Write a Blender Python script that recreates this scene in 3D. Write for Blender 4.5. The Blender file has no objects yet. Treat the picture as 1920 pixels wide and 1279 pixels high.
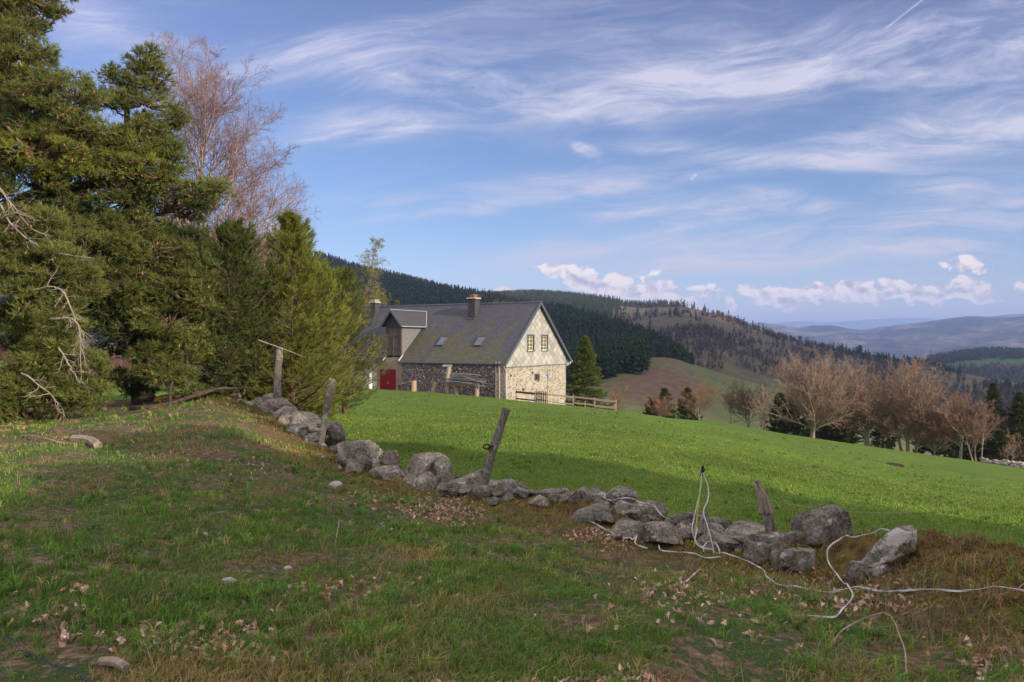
import bpy, math, random, zlib
import numpy as np
from mathutils import Vector, Matrix

R = math.radians
rng = np.random.default_rng(7)
random.seed(7)
SC = bpy.context.scene
COL = SC.collection

def reseed(s):
    global rng
    rng = np.random.default_rng(zlib.crc32(s.encode()))
# ---------------------------------------------------------------- camera
F = 1440.0            # focal length in photo pixels (photo 1920 wide)
CX, CY = 960.0, 640.0
cam_d = bpy.data.cameras.new('camera')
cam_d.sensor_width = 36.0
cam_d.lens = 27.0
cam_d.clip_start = 0.05
cam_d.clip_end = 60000
cam = bpy.data.objects.new('camera', cam_d)
cam.location = (0, 0, 0)
cam.rotation_euler = (R(90), 0, 0)
COL.objects.link(cam)
SC.camera = cam

# ---------------------------------------------------------------- light
SUN_EL = 19.0
SUN_AZ = 127.0        # degrees clockwise from +Y (the view direction): right and behind
SUN_S = 4.3
SKY_S = 0.13
HAZE_D = 0.00014
SC.view_settings.view_transform = 'Standard'
SC.view_settings.look = 'None'
SC.view_settings.exposure = 0.55
SC.view_settings.gamma = 1.0
sdir = Vector((math.sin(R(SUN_AZ))*math.cos(R(SUN_EL)), math.cos(R(SUN_AZ))*math.cos(R(SUN_EL)), math.sin(R(SUN_EL))))
sun_d = bpy.data.lights.new('sun', 'SUN')
sun_d.energy = SUN_S
sun_d.angle = R(0.55)
sun_d.color = (1.0, 0.91, 0.77)
sun = bpy.data.objects.new('sun', sun_d)
sun.rotation_euler = sdir.to_track_quat('Z', 'Y').to_euler()
COL.objects.link(sun)
try:
    SC.cycles.volume_bounces = 0
    SC.cycles.max_bounces = 6
    SC.cycles.transparent_max_bounces = 8
    SC.cycles.volume_step_rate = 1.0
except Exception:
    pass

# ---------------------------------------------------------------- node helper
class X:
    """a socket with arithmetic"""
    def __init__(s, nt, sock): s.nt, s.s = nt, sock
    def _m(s, op, *a, clamp=False):
        n = s.nt.nodes.new('ShaderNodeMath'); n.operation = op; n.use_clamp = clamp
        for i, v in enumerate((s,)+a):
            if isinstance(v, X): s.nt.links.new(v.s, n.inputs[i])
            else: n.inputs[i].default_value = v
        return X(s.nt, n.outputs[0])
    def __add__(s, o): return s._m('ADD', o)
    __radd__ = __add__
    def __sub__(s, o): return s._m('SUBTRACT', o)
    def __rsub__(s, o): return (s*-1.0)+o
    def __mul__(s, o): return s._m('MULTIPLY', o)
    __rmul__ = __mul__
    def __truediv__(s, o): return s._m('DIVIDE', o)
    def pw(s, o): return s._m('POWER', o)
    def mx(s, o): return s._m('MAXIMUM', o)
    def mn(s, o): return s._m('MINIMUM', o)
    def exp(s): return s._m('EXPONENT')
    def abs(s): return s._m('ABSOLUTE')
    def gt(s, o): return s._m('GREATER_THAN', o)
    def floor(s): return s._m('FLOOR')
    def fract(s): return s._m('FRACT')
    def clamp(s): return s._m('ADD', 0.0, clamp=True)
    def ss(s, a, b):          # smooth step a..b
        n = s.nt.nodes.new('ShaderNodeMapRange'); n.interpolation_type = 'SMOOTHSTEP'
        s.nt.links.new(s.s, n.inputs[0]); n.inputs[1].default_value = a; n.inputs[2].default_value = b
        return X(s.nt, n.outputs[0])

class G:
    """node graph builder"""
    def __init__(s, nt): s.nt = nt; nt.nodes.clear()
    def n(s, t, **k):
        n = s.nt.nodes.new(t)
        for a, v in k.items(): setattr(n, a, v)
        return n
    def link(s, a, b): s.nt.links.new(a.s if isinstance(a, X) else a, b)
    def put(s, inp, v):
        if isinstance(v, X): s.nt.links.new(v.s, inp)
        elif isinstance(v, (tuple, list)) and len(v) == 3 and inp.type == 'RGBA': inp.default_value = (*v, 1)
        else: inp.default_value = v
    def coord(s, kind='Object'): return X(s.nt, s.n('ShaderNodeTexCoord').outputs[kind])
    def pos(s): return X(s.nt, s.n('ShaderNodeNewGeometry').outputs['Position'])
    def attr(s, name, out='Color'):
        n = s.n('ShaderNodeAttribute'); n.attribute_name = name
        return X(s.nt, n.outputs[out])
    def sep(s, v):
        n = s.n('ShaderNodeSeparateXYZ'); s.link(v, n.inputs[0])
        return [X(s.nt, o) for o in n.outputs]
    def comb(s, a, b, c=0.0):
        n = s.n('ShaderNodeCombineXYZ')
        for i, v in enumerate((a, b, c)): s.put(n.inputs[i], v)
        return X(s.nt, n.outputs[0])
    def vmul(s, v, m):
        n = s.n('ShaderNodeVectorMath', operation='MULTIPLY'); s.link(v, n.inputs[0]); n.inputs[1].default_value = m
        return X(s.nt, n.outputs[0])
    def vadd(s, v, m):
        n = s.n('ShaderNodeVectorMath', operation='ADD'); s.link(v, n.inputs[0]); s.put(n.inputs[1], m)
        return X(s.nt, n.outputs[0])
    def noise(s, v, scale, detail=4, rough=0.55, dist=0.0, col=False):
        n = s.n('ShaderNodeTexNoise'); s.link(v, n.inputs['Vector'])
        n.inputs['Scale'].default_value = scale; n.inputs['Detail'].default_value = detail
        n.inputs['Roughness'].default_value = rough; n.inputs['Distortion'].default_value = dist
        return X(s.nt, n.outputs['Color' if col else 'Fac'])
    def voro(s, v, scale, feature='F1', out='Distance', rand=1.0):
        n = s.n('ShaderNodeTexVoronoi', feature=feature); s.link(v, n.inputs['Vector'])
        n.inputs['Scale'].default_value = scale; n.inputs['Randomness'].default_value = rand
        return X(s.nt, n.outputs[out])
    def white(s, v):
        n = s.n('ShaderNodeTexWhiteNoise', noise_dimensions='3D'); s.link(v, n.inputs['Vector'])
        return X(s.nt, n.outputs['Value'])
    def ramp(s, f, stops, interp='LINEAR'):
        n = s.n('ShaderNodeValToRGB'); s.link(f, n.inputs[0]); e = n.color_ramp.elements
        n.color_ramp.interpolation = interp
        while len(e) < len(stops): e.new(0.5)
        for i, (p, c) in enumerate(stops):
            e[i].position = p
            e[i].color = (*c, 1) if isinstance(c, tuple) else (c, c, c, 1)
        return X(s.nt, n.outputs[0])
    def mix(s, f, a, b, mode='MIX'):
        n = s.n('ShaderNodeMix', data_type='RGBA', blend_type=mode)
        s.put(n.inputs[0], f); s.put(n.inputs[6], a); s.put(n.inputs[7], b)
        return X(s.nt, n.outputs[2])
    def bump(s, h, strength=0.5, dist=0.02):
        n = s.n('ShaderNodeBump'); s.link(h, n.inputs['Height'])
        n.inputs['Strength'].default_value = strength; n.inputs['Distance'].default_value = dist
        return X(s.nt, n.outputs[0])
    def surf(s, col, rough=0.85, spec=0.25, normal=None, metal=0.0, transl=None):
        p = s.n('ShaderNodeBsdfPrincipled')
        s.put(p.inputs['Base Color'], col); s.put(p.inputs['Roughness'], rough)
        p.inputs['Specular IOR Level'].default_value = spec; p.inputs['Metallic'].default_value = metal
        if normal is not None: s.link(normal, p.inputs['Normal'])
        o = s.n('ShaderNodeOutputMaterial')
        if transl:
            t = s.n('ShaderNodeBsdfTranslucent'); s.put(t.inputs[0], col)
            m = s.n('ShaderNodeMixShader'); m.inputs[0].default_value = transl
            s.link(p.outputs[0], m.inputs[1]); s.link(t.outputs[0], m.inputs[2]); s.link(m.outputs[0], o.inputs[0])
        else: s.link(p.outputs[0], o.inputs[0])

def mat(name):
    m = bpy.data.materials.new(name); m.use_nodes = True
    return m, G(m.node_tree)

# ---------------------------------------------------------------- world: Nishita sky with clouds by direction
w = bpy.data.worlds.new('World'); SC.world = w; w.use_nodes = True
g = G(w.node_tree)
sky = g.n('ShaderNodeTexSky', sky_type='NISHITA')
sky.sun_disc = False; sky.sun_elevation = R(SUN_EL); sky.sun_rotation = R(SUN_AZ)
sky.altitude = 900; sky.air_density = 1.0; sky.dust_density = 0.6; sky.ozone_density = 2.0
D = g.coord('Generated')
dx, dy, dz = g.sep(D)
ysafe = dy.mx(0.05)
u = dx/ysafe; v = dz/ysafe            # direction as slopes east and up
front = dy.ss(0.05, 0.3)
# wisps: stretched warped noise
uv = g.comb(u, v, 0.0)
warp = g.noise(g.vmul(uv, (1.6, 3.0, 1)), 1.0, 3, 0.5)
warp2 = g.noise(g.vmul(uv, (5, 9, 1)), 1.0, 3, 0.5)
uw = u + (warp2-0.5)*0.05
vw = v + u*(-0.10) + (warp-0.5)*0.22 + (warp2-0.5)*0.03
streak = g.noise(g.comb(uw*2.2, vw*17.0, 0.3), 1.0, 7, 0.62, 0.6)
fine = g.noise(g.comb(uw*9.0, vw*46.0, 1.7), 1.0, 6, 0.7, 0.8)
puff = g.noise(g.comb(u*46.0, v*66.0, 4.2), 1.0, 7, 0.55, 0.1)
def blob(px, py, rx, ry, ang, k):
    cu, cv = (px-CX)/F, (CY-py)/F
    ca, sa = math.cos(R(ang)), math.sin(R(ang))
    a = u-cu; b = v-cv
    p = (a*ca+b*sa)/(rx/F); q = (b*ca-a*sa)/(ry/F)
    return ((p*p+q*q)*-1.0).exp()*k
cir = None
for bl in [(1560,105,430,48,9,1.05),(1330,165,330,38,3,.6),(1850,55,190,65,15,.9),(1850,150,160,40,5,.5),(870,158,230,34,-7,1.0),(1000,185,160,25,-8,.6),
           (720,232,130,30,6,1.0),(590,268,160,14,8,.6),(1185,200,55,28,-28,1.0),(1250,408,150,30,4,1.6),(1480,378,70,20,-6,1.4),(1640,540,280,14,2,.7),(1150,350,260,14,8,.8),(880,395,180,14,6,.8),(1390,395,90,12,2,.5),
           (1810,245,250,38,8,1.2),(1080,462,160,24,10,1.1),(1620,440,350,34,6,1.3),(1560,485,280,36,2,1.0),(1800,415,180,22,8,1.1),(150,35,190,45,-20,.7),(620,90,260,40,12,.42),
           (1000,345,330,22,9,.5),(1450,300,200,17,-4,.7),(1770,350,90,18,0,.7),(1100,60,330,60,5,.3),(1240,275,90,14,0,.45),(1500,560,500,45,0,.35),(1850,430,150,30,8,.5),(700,380,200,16,2,.35),
           (1108,287,28,10,-25,1.3),(1085,276,10,7,0,1.1),(2600,250,500,160,5,.6),(-700,200,500,160,5,.5)]:
    b = blob(*bl); cir = b if cir is None else cir+b
wisp = ((streak*0.66+fine*0.34)-0.42)*5.0
cirrus = (cir*1.32).mn(1.15)*(wisp.clamp()*0.9+0.12) + (wisp-0.45).clamp()*0.22
hiw = (v.ss(0.0, 0.12))
cirrus = (cirrus*hiw).clamp()
cum = None
for bl in [(1035,506,32,9,-8,.8),(1085,520,42,15,-10,.95),(1150,542,42,22,0,1.1),(1175,558,25,12,0,.8),(1238,552,42,26,-20,1.1),(1290,572,30,10,0,.7),(1325,546,36,11,-5,.8),(1398,543,20,9,0,.9),(1445,560,46,13,-12,1.0),
           (1485,552,40,8,0,.8),(1535,555,60,10,0,.7),(1590,537,34,10,4,.95),(1665,533,34,8,0,.6),(1750,553,44,13,0,.95),(1812,497,46,11,-3,1.0),(1822,538,46,12,-6,1.0),(1850,562,40,7,0,.7),
           (920,483,22,6,-14,.30),(750,495,34,7,0,.35),(942,546,16,6,0,.9),(1015,405,18,6,-8,.35),(1370,572,14,10,20,.7),(1590,560,60,6,0,.5),(1700,575,70,5,0,.4),(1915,540,20,8,0,.8),(1530,545,24,11,0,.8),(1610,545,22,9,0,.8),(1690,548,30,10,0,.9),(1640,560,30,8,0,.7),(1480,572,20,8,0,.7)]:
    b = blob(bl[0],bl[1],bl[2]*.86,bl[3]*1.35,bl[4],bl[5]); cum = b if cum is None else cum+b
cumv = (cum.mn(1.0) + (puff-0.5)*2.2 - 0.30)
cumm = cumv.ss(0.0, 0.24)*cum.ss(0.08,0.3)*0.9
puff_hi = g.noise(g.comb((u-0.005)*46.0, (v-0.006)*66.0, 4.2), 1.0, 7, 0.55, 0.1)
lit = ((puff-puff_hi)*4.0+0.72).clamp()
SKYC = g.n('ShaderNodeMix', data_type='RGBA', blend_type='MULTIPLY')
SKYC.inputs[0].default_value = 1.0
g.link(sky.outputs[0], SKYC.inputs[6])
tint_sky = g.ramp(v.clamp(), [(0.0,(1.05,.88,.90)),(0.06,(.82,.78,.88)),(0.16,(.62,.68,.82)),(0.30,(.66,.66,.79)),(0.45,(.78,0.68,.80))])
g.link(tint_sky, SKYC.inputs[7])
base = X(w.node_tree, SKYC.outputs[2])
SK = 1.0/SKY_S
cir_col = g.ramp(v.clamp(), [(0.0,(.60,.50,.50)),(0.25,(.60,.57,.64)),(0.45,(.58,.56,.70))])
cir_sc = g.mix(1.0, cir_col, (SK*0.98,)*3, 'MULTIPLY')
c1 = g.mix((cirrus*0.80), base, cir_sc)
cum_col = g.mix(lit, (.50,.43,.48), (1.15,.97,.84))
cum_sc = g.mix(1.0, cum_col, (SK*0.82,)*3, 'MULTIPLY')
c2 = g.mix(cumm, c1, cum_sc)
# contrail: thin straight streaks
def trail(p0, p1, wpx, k):
    a0, b0 = (p0[0]-CX)/F, (CY-p0[1])/F; a1, b1 = (p1[0]-CX)/F, (CY-p1[1])/F
    L = math.hypot(a1-a0, b1-b0); tx, ty = (a1-a0)/L, (b1-b0)/L
    s_ = ((u-a0)*tx+(v-b0)*ty)/L; q_ = ((u-a0)*-ty+(v-b0)*tx)/(wpx/F)
    return ((q_*q_)*-1.0).exp()*s_.ss(0.0, 0.15)*((1.0-s_).ss(0.0, 0.1))*k
tr = trail((1466,176),(1565,115),1.3,.5)+trail((1655,58),(1735,-4),1.6,.45)+trail((1294,338),(1306,326),3.0,.5)
c3 = g.mix((tr*front).clamp(), c2, (SK*.62,SK*.56,SK*.64))
# broken bright cloud overhead and behind the camera (unseen, added to fill the foreground shade)
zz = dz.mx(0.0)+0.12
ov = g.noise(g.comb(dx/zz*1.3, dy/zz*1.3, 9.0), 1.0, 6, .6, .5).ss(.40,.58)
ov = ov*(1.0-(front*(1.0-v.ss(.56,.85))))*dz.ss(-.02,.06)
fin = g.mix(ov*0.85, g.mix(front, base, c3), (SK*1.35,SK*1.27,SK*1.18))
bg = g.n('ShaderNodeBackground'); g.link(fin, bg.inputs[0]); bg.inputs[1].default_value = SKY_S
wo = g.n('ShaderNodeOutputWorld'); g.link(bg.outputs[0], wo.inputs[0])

# ---------------------------------------------------------------- numpy noise
def _h(ix, iy, seed):
    n = (ix.astype(np.int64)*374761393 + iy.astype(np.int64)*668265263 + seed*1274126177) & 0xffffffff
    n = ((n ^ (n >> 13))*1274126177) & 0xffffffff
    n = n ^ (n >> 16)
    return (n & 0xffff)/65535.0
def vn(x, y, seed=0):
    x = np.asarray(x, float); y = np.asarray(y, float)
    ix = np.floor(x); iy = np.floor(y); fx = x-ix; fy = y-iy
    fx = fx*fx*(3-2*fx); fy = fy*fy*(3-2*fy)
    a = _h(ix, iy, seed); b = _h(ix+1, iy, seed); c = _h(ix, iy+1, seed); d = _h(ix+1, iy+1, seed)
    return (a*(1-fx)+b*fx)*(1-fy)+(c*(1-fx)+d*fx)*fy
def fbm(x, y, seed=0, oct=4, gain=0.5):
    s = 0; a = 1; t = 0
    for o in range(oct):
        s = s+a*vn(x*2**o, y*2**o, seed+o*17); t += a; a *= gain
    return s/t

# ---------------------------------------------------------------- object helpers
def tag(o, label=None, cat=None, group=None, kind=None):
    if label: o['label'] = label
    if cat: o['category'] = cat
    if group: o['group'] = group
    if kind: o['kind'] = kind
    return o
def link(o, parent=None):
    COL.objects.link(o)
    if parent is not None: o.parent = parent
    return o
def empty(name, loc=(0,0,0), rz=0.0):
    o = bpy.data.objects.new(name, None); o.location = loc; o.rotation_euler = (0,0,rz)
    o.empty_display_size = 0.2
    COL.objects.link(o); return o
def obj(name, verts, faces, m, parent=None, tint=None, smooth=False, uv=None, loc=None):
    """faces: (n,3)/(n,4) array, list of arrays, or list of lists"""
    verts = np.asarray(verts, dtype=np.float32).reshape(-1, 3)
    if isinstance(faces, np.ndarray): faces = [faces]
    elif faces and not isinstance(faces[0], np.ndarray):
        me = bpy.data.meshes.new(name); me.from_pydata(verts.tolist(), [], [list(f) for f in faces]); faces = None
    if faces is not None:
        faces = [f for f in faces if len(f)]
        me = bpy.data.meshes.new(name)
        nl = sum(f.size for f in faces); npoly = sum(len(f) for f in faces)
        me.vertices.add(len(verts)); me.vertices.foreach_set('co', verts.ravel())
        me.loops.add(nl); me.polygons.add(npoly)
        me.loops.foreach_set('vertex_index', np.concatenate([f.ravel() for f in faces]).astype(np.int32))
        tot = np.concatenate([np.full(len(f), f.shape[1]) for f in faces])
        st = np.concatenate([[0], np.cumsum(tot)[:-1]]).astype(np.int32)
        me.polygons.foreach_set('loop_start', st)
        me.update(calc_edges=True)
    if smooth: me.polygons.foreach_set('use_smooth', np.ones(len(me.polygons), bool))
    else: me.polygons.foreach_set('use_smooth', np.zeros(len(me.polygons), bool))
    if tint is not None:
        ca = me.color_attributes.new('tint', 'FLOAT_COLOR', 'POINT')
        t = np.ones((len(verts), 4), np.float32); t[:, :3] = tint
        ca.data.foreach_set('color', t.ravel())
    if uv is not None:
        ul = me.uv_layers.new(name='UVMap')
        idx = np.empty(len(me.loops), np.int32); me.loops.foreach_get('vertex_index', idx)
        ul.data.foreach_set('uv', np.asarray(uv, np.float32)[idx].ravel())
    me.materials.append(m)
    o = bpy.data.objects.new(name, me)
    if loc is not None: o.location = loc
    return link(o, parent)

class MB:
    """collects boxes / tubes / polygons into one mesh"""
    def __init__(s): s.v = []; s.f = []; s.t = []
    def add(s, vs, fs, tint=1.0):
        b = len(s.v); s.v += [tuple(p) for p in vs]; s.f += [[i+b for i in f] for f in fs]
        s.t += [tint if isinstance(tint, tuple) else (tint,)*3]*len(vs)
        return s
    def box(s, x0, x1, y0, y1, z0, z1, tint=1.0):
        vs = [(x,y,z) for z in (z0,z1) for y in (y0,y1) for x in (x0,x1)]
        return s.add(vs, [(0,2,3,1),(4,5,7,6),(0,1,5,4),(2,6,7,3),(0,4,6,2),(1,3,7,5)], tint)
    def tube(s, pts, rads, k=8, tint=1.0, cap=True, flat=1.0):
        pts = [Vector(p) for p in pts]
        if not hasattr(rads, '__len__'): rads = [rads]*len(pts)
        vs = []; fs = []
        ref = Vector((0.31,0.17,0.93))
        for i, p in enumerate(pts):
            d = (pts[min(i+1,len(pts)-1)]-pts[max(i-1,0)]).normalized()
            a = d.cross(ref)
            if a.length < 1e-3: a = d.cross(Vector((1,0,0)))
            a.normalize(); b = d.cross(a)
            for j in range(k):
                q = 2*math.pi*j/k
                vs.append(p+(a*math.cos(q)+b*math.sin(q)*flat)*rads[i])
        for i in range(len(pts)-1):
            for j in range(k):
                fs.append((i*k+j, i*k+(j+1)%k, (i+1)*k+(j+1)%k, (i+1)*k+j))
        if cap: fs.append(tuple(range(k))[::-1]); fs.append(tuple(range((len(pts)-1)*k, len(pts)*k)))
        return s.add(vs, fs, tint)
    def beam(s, p0, p1, w, h, tint=1.0):
        """rectangular bar from p0 to p1"""
        p0 = Vector(p0); p1 = Vector(p1); d = (p1-p0).normalized()
        up = Vector((0,0,1)) if abs(d.z) < 0.9 else Vector((0,1,0))
        a = d.cross(up).normalized()*w/2; b = a.cross(d).normalized()*h/2
        vs = [p+sa*a+sb*b for p in (p0,p1) for sa, sb in ((-1,-1),(1,-1),(1,1),(-1,1))]
        return s.add(vs, [(0,1,2,3),(7,6,5,4),(0,4,5,1),(1,5,6,2),(2,6,7,3),(3,7,4,0)], tint)
    def out(s, name, m, parent=None, smooth=False, loc=None):
        return obj(name, s.v, s.f, m, parent, tint=np.array(s.t, np.float32), smooth=smooth, loc=loc)

# ---------------------------------------------------------------- terrain
def Pt(px, py, d): return ((px-CX)/F*d, d, (CY-py)/F*d)
def th(px): return math.degrees(math.atan2(px-CX, F))
wall_pts = [(-70,60),(-30,34),(-17,26),(-11.5,23),(-8.2,21),(-5.8,19),(-3.75,15.5),(-2.44,13.3),(-1.33,12),(-.23,11.2),(.64,10.2),(1.53,9.2),(2.15,8.6),
            (2.75,8.1),(3.25,7.8),(3.65,7.2),(3.95,6.3),(4.1,5.0),(4.2,3.0),(4.3,0),(5,-30)]
WP = np.array(wall_pts, float)
def wall_dist(x, y):
    """signed distance to the wall line, + on the meadow side, and position along it"""
    x = np.asarray(x, float); y = np.asarray(y, float)
    best = np.full(x.shape, 1e9); side = np.zeros(x.shape); al = np.zeros(x.shape)
    for i in range(len(WP)-1):
        a = WP[i]; b = WP[i+1]; d = b-a; L2 = d@d
        t = np.clip(((x-a[0])*d[0]+(y-a[1])*d[1])/L2, 0, 1)
        ex = x-(a[0]+t*d[0]); ey = y-(a[1]+t*d[1]); q = ex*ex+ey*ey
        m = q < best
        cr = d[0]*ey-d[1]*ex
        best = np.where(m, q, best); side = np.where(m, np.sign(cr), side); al = np.where(m, i+t, al)
    return np.sqrt(best)*np.where(side == 0, 1, side), al
PROF = [
 (-180,[(4,-1.6),(50,-1.5),(200,5),(500,30),(2000,60),(12000,-100)]),
 (-120,[(4,-1.58),(20,-1.4),(60,-.5),(200,6),(500,30),(2000,60),(12000,-100)]),
 (-75,[(4,-1.58),(20,-1.4),(60,-1),(200,3),(500,20),(2000,40),(12000,-150)]),
 (-50,[(4,-1.6),(20,-1.6),(60,-2.2),(200,-2),(500,0),(2000,-20),(12000,-200)]),
 (th(0),[(4,-1.62),(12,-1.7),(19,-1.85),(30,-2.2),(60,-3),(120,-5),(250,-4),(500,0),(1500,-40),(12000,-250)]),
 (th(200),[(4,-1.62),(12,-1.72),(19,-1.72),(30,-2.3),(60,-3.2),(120,-5.5),(250,-6),(500,-5),(1500,-50),(12000,-250)]),
 (th(400),[(4,-1.62),(12,-1.7),(19,-1.6),(26,-2.0),(40,-2.9),(75,-4.2),(150,-7),(300,-12),(600,-20),(1500,-60),(12000,-250)]),
 (th(650),[(4,-1.65),(10,-2.05),(13.8,-2.33),(18,-2.56),(27,-2.97),(50,-4.0),(72,-4.45),(95,-5.7),(150,-12),(300,-30),(600,-50),(1500,-80),(12000,-250)]),
 (th(830),[(4,-1.65),(9,-2.08),(12,-2.36),(15,-2.52),(25,-2.88),(45,-4.0),(70,-4.72),(90,-6.2),(150,-16),(300,-40),(600,-60),(1500,-90),(12000,-250)]),
 (th(950),[(4,-1.65),(8,-2.08),(11,-2.36),(14,-2.52),(25,-2.98),(45,-4.1),(66,-5.0),(85,-6.8),(150,-19),(300,-45),(600,-70),(1500,-110),(12000,-260)]),
 (th(1160),[(4,-1.65),(7,-2.06),(9.5,-2.36),(12,-2.54),(22,-3.05),(40,-4.4),(62,-5.72),(78,-8.2),(150,-24),(300,-52),(600,-85),(1500,-130),(12000,-260)]),
 (th(1350),[(4,-1.67),(6,-2.0),(8.3,-2.34),(11,-2.56),(20,-3.2),(40,-5.0),(60,-6.6),(70,-7.46),(82,-9.8),(150,-28),(300,-58),(600,-95),(1500,-140),(12000,-270)]),
 (th(1520),[(4,-1.7),(5.5,-1.98),(7.6,-2.28),(10,-2.55),(20,-3.6),(40,-5.9),(60,-7.95),(75,-9.5),(88,-12.2),(150,-32),(300,-62),(600,-100),(1500,-150),(12000,-270)]),
 (th(1700),[(4,-1.75),(5,-1.98),(6.8,-2.26),(10,-2.6),(20,-4.0),(40,-6.85),(55,-8.6),(73,-10.55),(88,-13.8),(150,-34),(300,-64),(600,-105),(1500,-160),(12000,-280)]),
 (th(1920),[(4,-1.8),(4.8,-1.98),(6,-2.18),(9,-2.55),(20,-4.4),(35,-6.9),(50,-9.0),(70,-11.7),(85,-15),(150,-37),(300,-66),(600,-110),(1500,-170),(12000,-290)]),
 (48,[(4,-1.85),(6,-2.1),(9,-2.6),(20,-4.7),(35,-7.3),(60,-11.5),(85,-16),(150,-40),(300,-70),(600,-115),(1500,-180),(12000,-300)]),
 (75,[(4,-1.8),(8,-2.1),(20,-3.0),(40,-4.5),(80,-9),(150,-30),(500,-90),(1500,-150),(12000,-300)]),
 (110,[(4,-1.65),(20,-1.9),(50,-2.2),(100,-3),(300,-5),(1500,-20),(12000,-200)]),
 (180,[(4,-1.6),(50,-1.5),(200,5),(500,30),(2000,60),(12000,-100)]),
]
def pchip(xs, ys, xq):
    xs = np.asarray(xs, float); ys = np.asarray(ys, float)
    h = np.diff(xs); dl = np.diff(ys)/h; m = np.zeros(len(xs)); m[0] = dl[0]; m[-1] = dl[-1]
    for i in range(1, len(xs)-1): m[i] = (dl[i-1]*h[i]+dl[i]*h[i-1])/(h[i]+h[i-1])
    i = np.clip(np.searchsorted(xs, xq)-1, 0, len(xs)-2); t = np.clip((xq-xs[i])/h[i], 0, 1)
    return (ys[i]*(1+2*t)*(1-t)**2+h[i]*m[i]*t*(1-t)**2+ys[i+1]*t*t*(3-2*t)+h[i]*m[i+1]*t*t*(t-1))
LR = np.linspace(math.log(0.5), math.log(14000), 420)
cols = []
for a, pr in PROF:
    c = math.cos(R(a)) if abs(a) < 45 else 1.0
    rr = [math.log(0.5), math.log(1.5)]+[math.log(d/c) for d, z in pr]; zz = [-1.6, -1.6]+[z for d, z in pr]
    q = LR
    cols.append(pchip(rr, zz, q))
cols = np.array(cols)
TA = np.arange(-180, 180.01, 0.5)
LUT = np.array([pchip([p[0] for p in PROF], cols[:, j], TA) for j in range(len(LR))]).T     # (theta, r)
def base_z(x, y):
    r = np.maximum(np.hypot(x, y), 0.5); t = np.degrees(np.arctan2(x, y))
    i = np.clip((t+180)/0.5, 0, len(TA)-1.001); j = np.clip((np.log(r)-LR[0])/(LR[1]-LR[0]), 0, len(LR)-1.001)
    i0 = i.astype(int); j0 = j.astype(int); fi = i-i0; fj = j-j0
    return (LUT[i0,j0]*(1-fi)+LUT[i0+1,j0]*fi)*(1-fj)+(LUT[i0,j0+1]*(1-fi)+LUT[i0+1,j0+1]*fi)*fj
def GZ(x, y):
    x = np.atleast_1d(np.asarray(x, float)); y = np.atleast_1d(np.asarray(y, float))
    z = base_z(x, y); r = np.hypot(x, y)
    d, al = wall_dist(x, y)
    near = np.clip((40-r)/30, 0, 1)
    camside = np.clip(0.5-d/0.8, 0, 1)
    z = z+(fbm(x*0.9, y*0.9, 3, 3)-.5)*0.16*near*camside+(fbm(x*3.5, y*3.5, 9, 3)-.5)*0.06*near*camside
    z = z+(fbm(x*.25, y*.25, 31, 3)-.5)*0.18*np.clip((r-8)/20,0,1)*np.clip((60-r)/30,0,1)
    # earth bank carrying the tumbled wall
    amp = np.interp(al, [0,2,3.5,5,6,7,9,10.3,11.5,13,14,14.8,15.2,15.7,16.2,17,18,20], [0,.1,.18,.28,.16,.12,.12,.32,.18,.20,.30,.38,.55,.62,.56,.5,.4,.28])
    wid = np.interp(al, [0,6,11,14,15.1,15.8,18,20], [.9,.8,.7,.6,.44,.95,1.0,1.0])
    w2 = np.where(d > 0, wid*0.62, wid)
    bank = amp*np.exp(-(d/w2)**2)*(0.75+0.5*fbm(x*1.7, y*1.7, 41, 3))
    lump = (fbm(x*4.5, y*4.5, 51, 3)-.5)*.20*np.clip(bank*5,0,1)
    return z+(bank+lump)*(r < 80)
def gz(x, y): return float(GZ(x, y)[0])
def hit(px, py, lift=0.0, dmax=150):
    d = np.exp(np.linspace(math.log(2.2), math.log(dmax), 4000))
    x = (px-CX)/F*d; z = (CY-py)/F*d
    g_ = GZ(x, d); k = np.nonzero(z < g_)[0]
    i = k[0] if len(k) else len(d)-1
    return Vector((float(x[i]), float(d[i]), float(g_[i])+lift))
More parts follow.
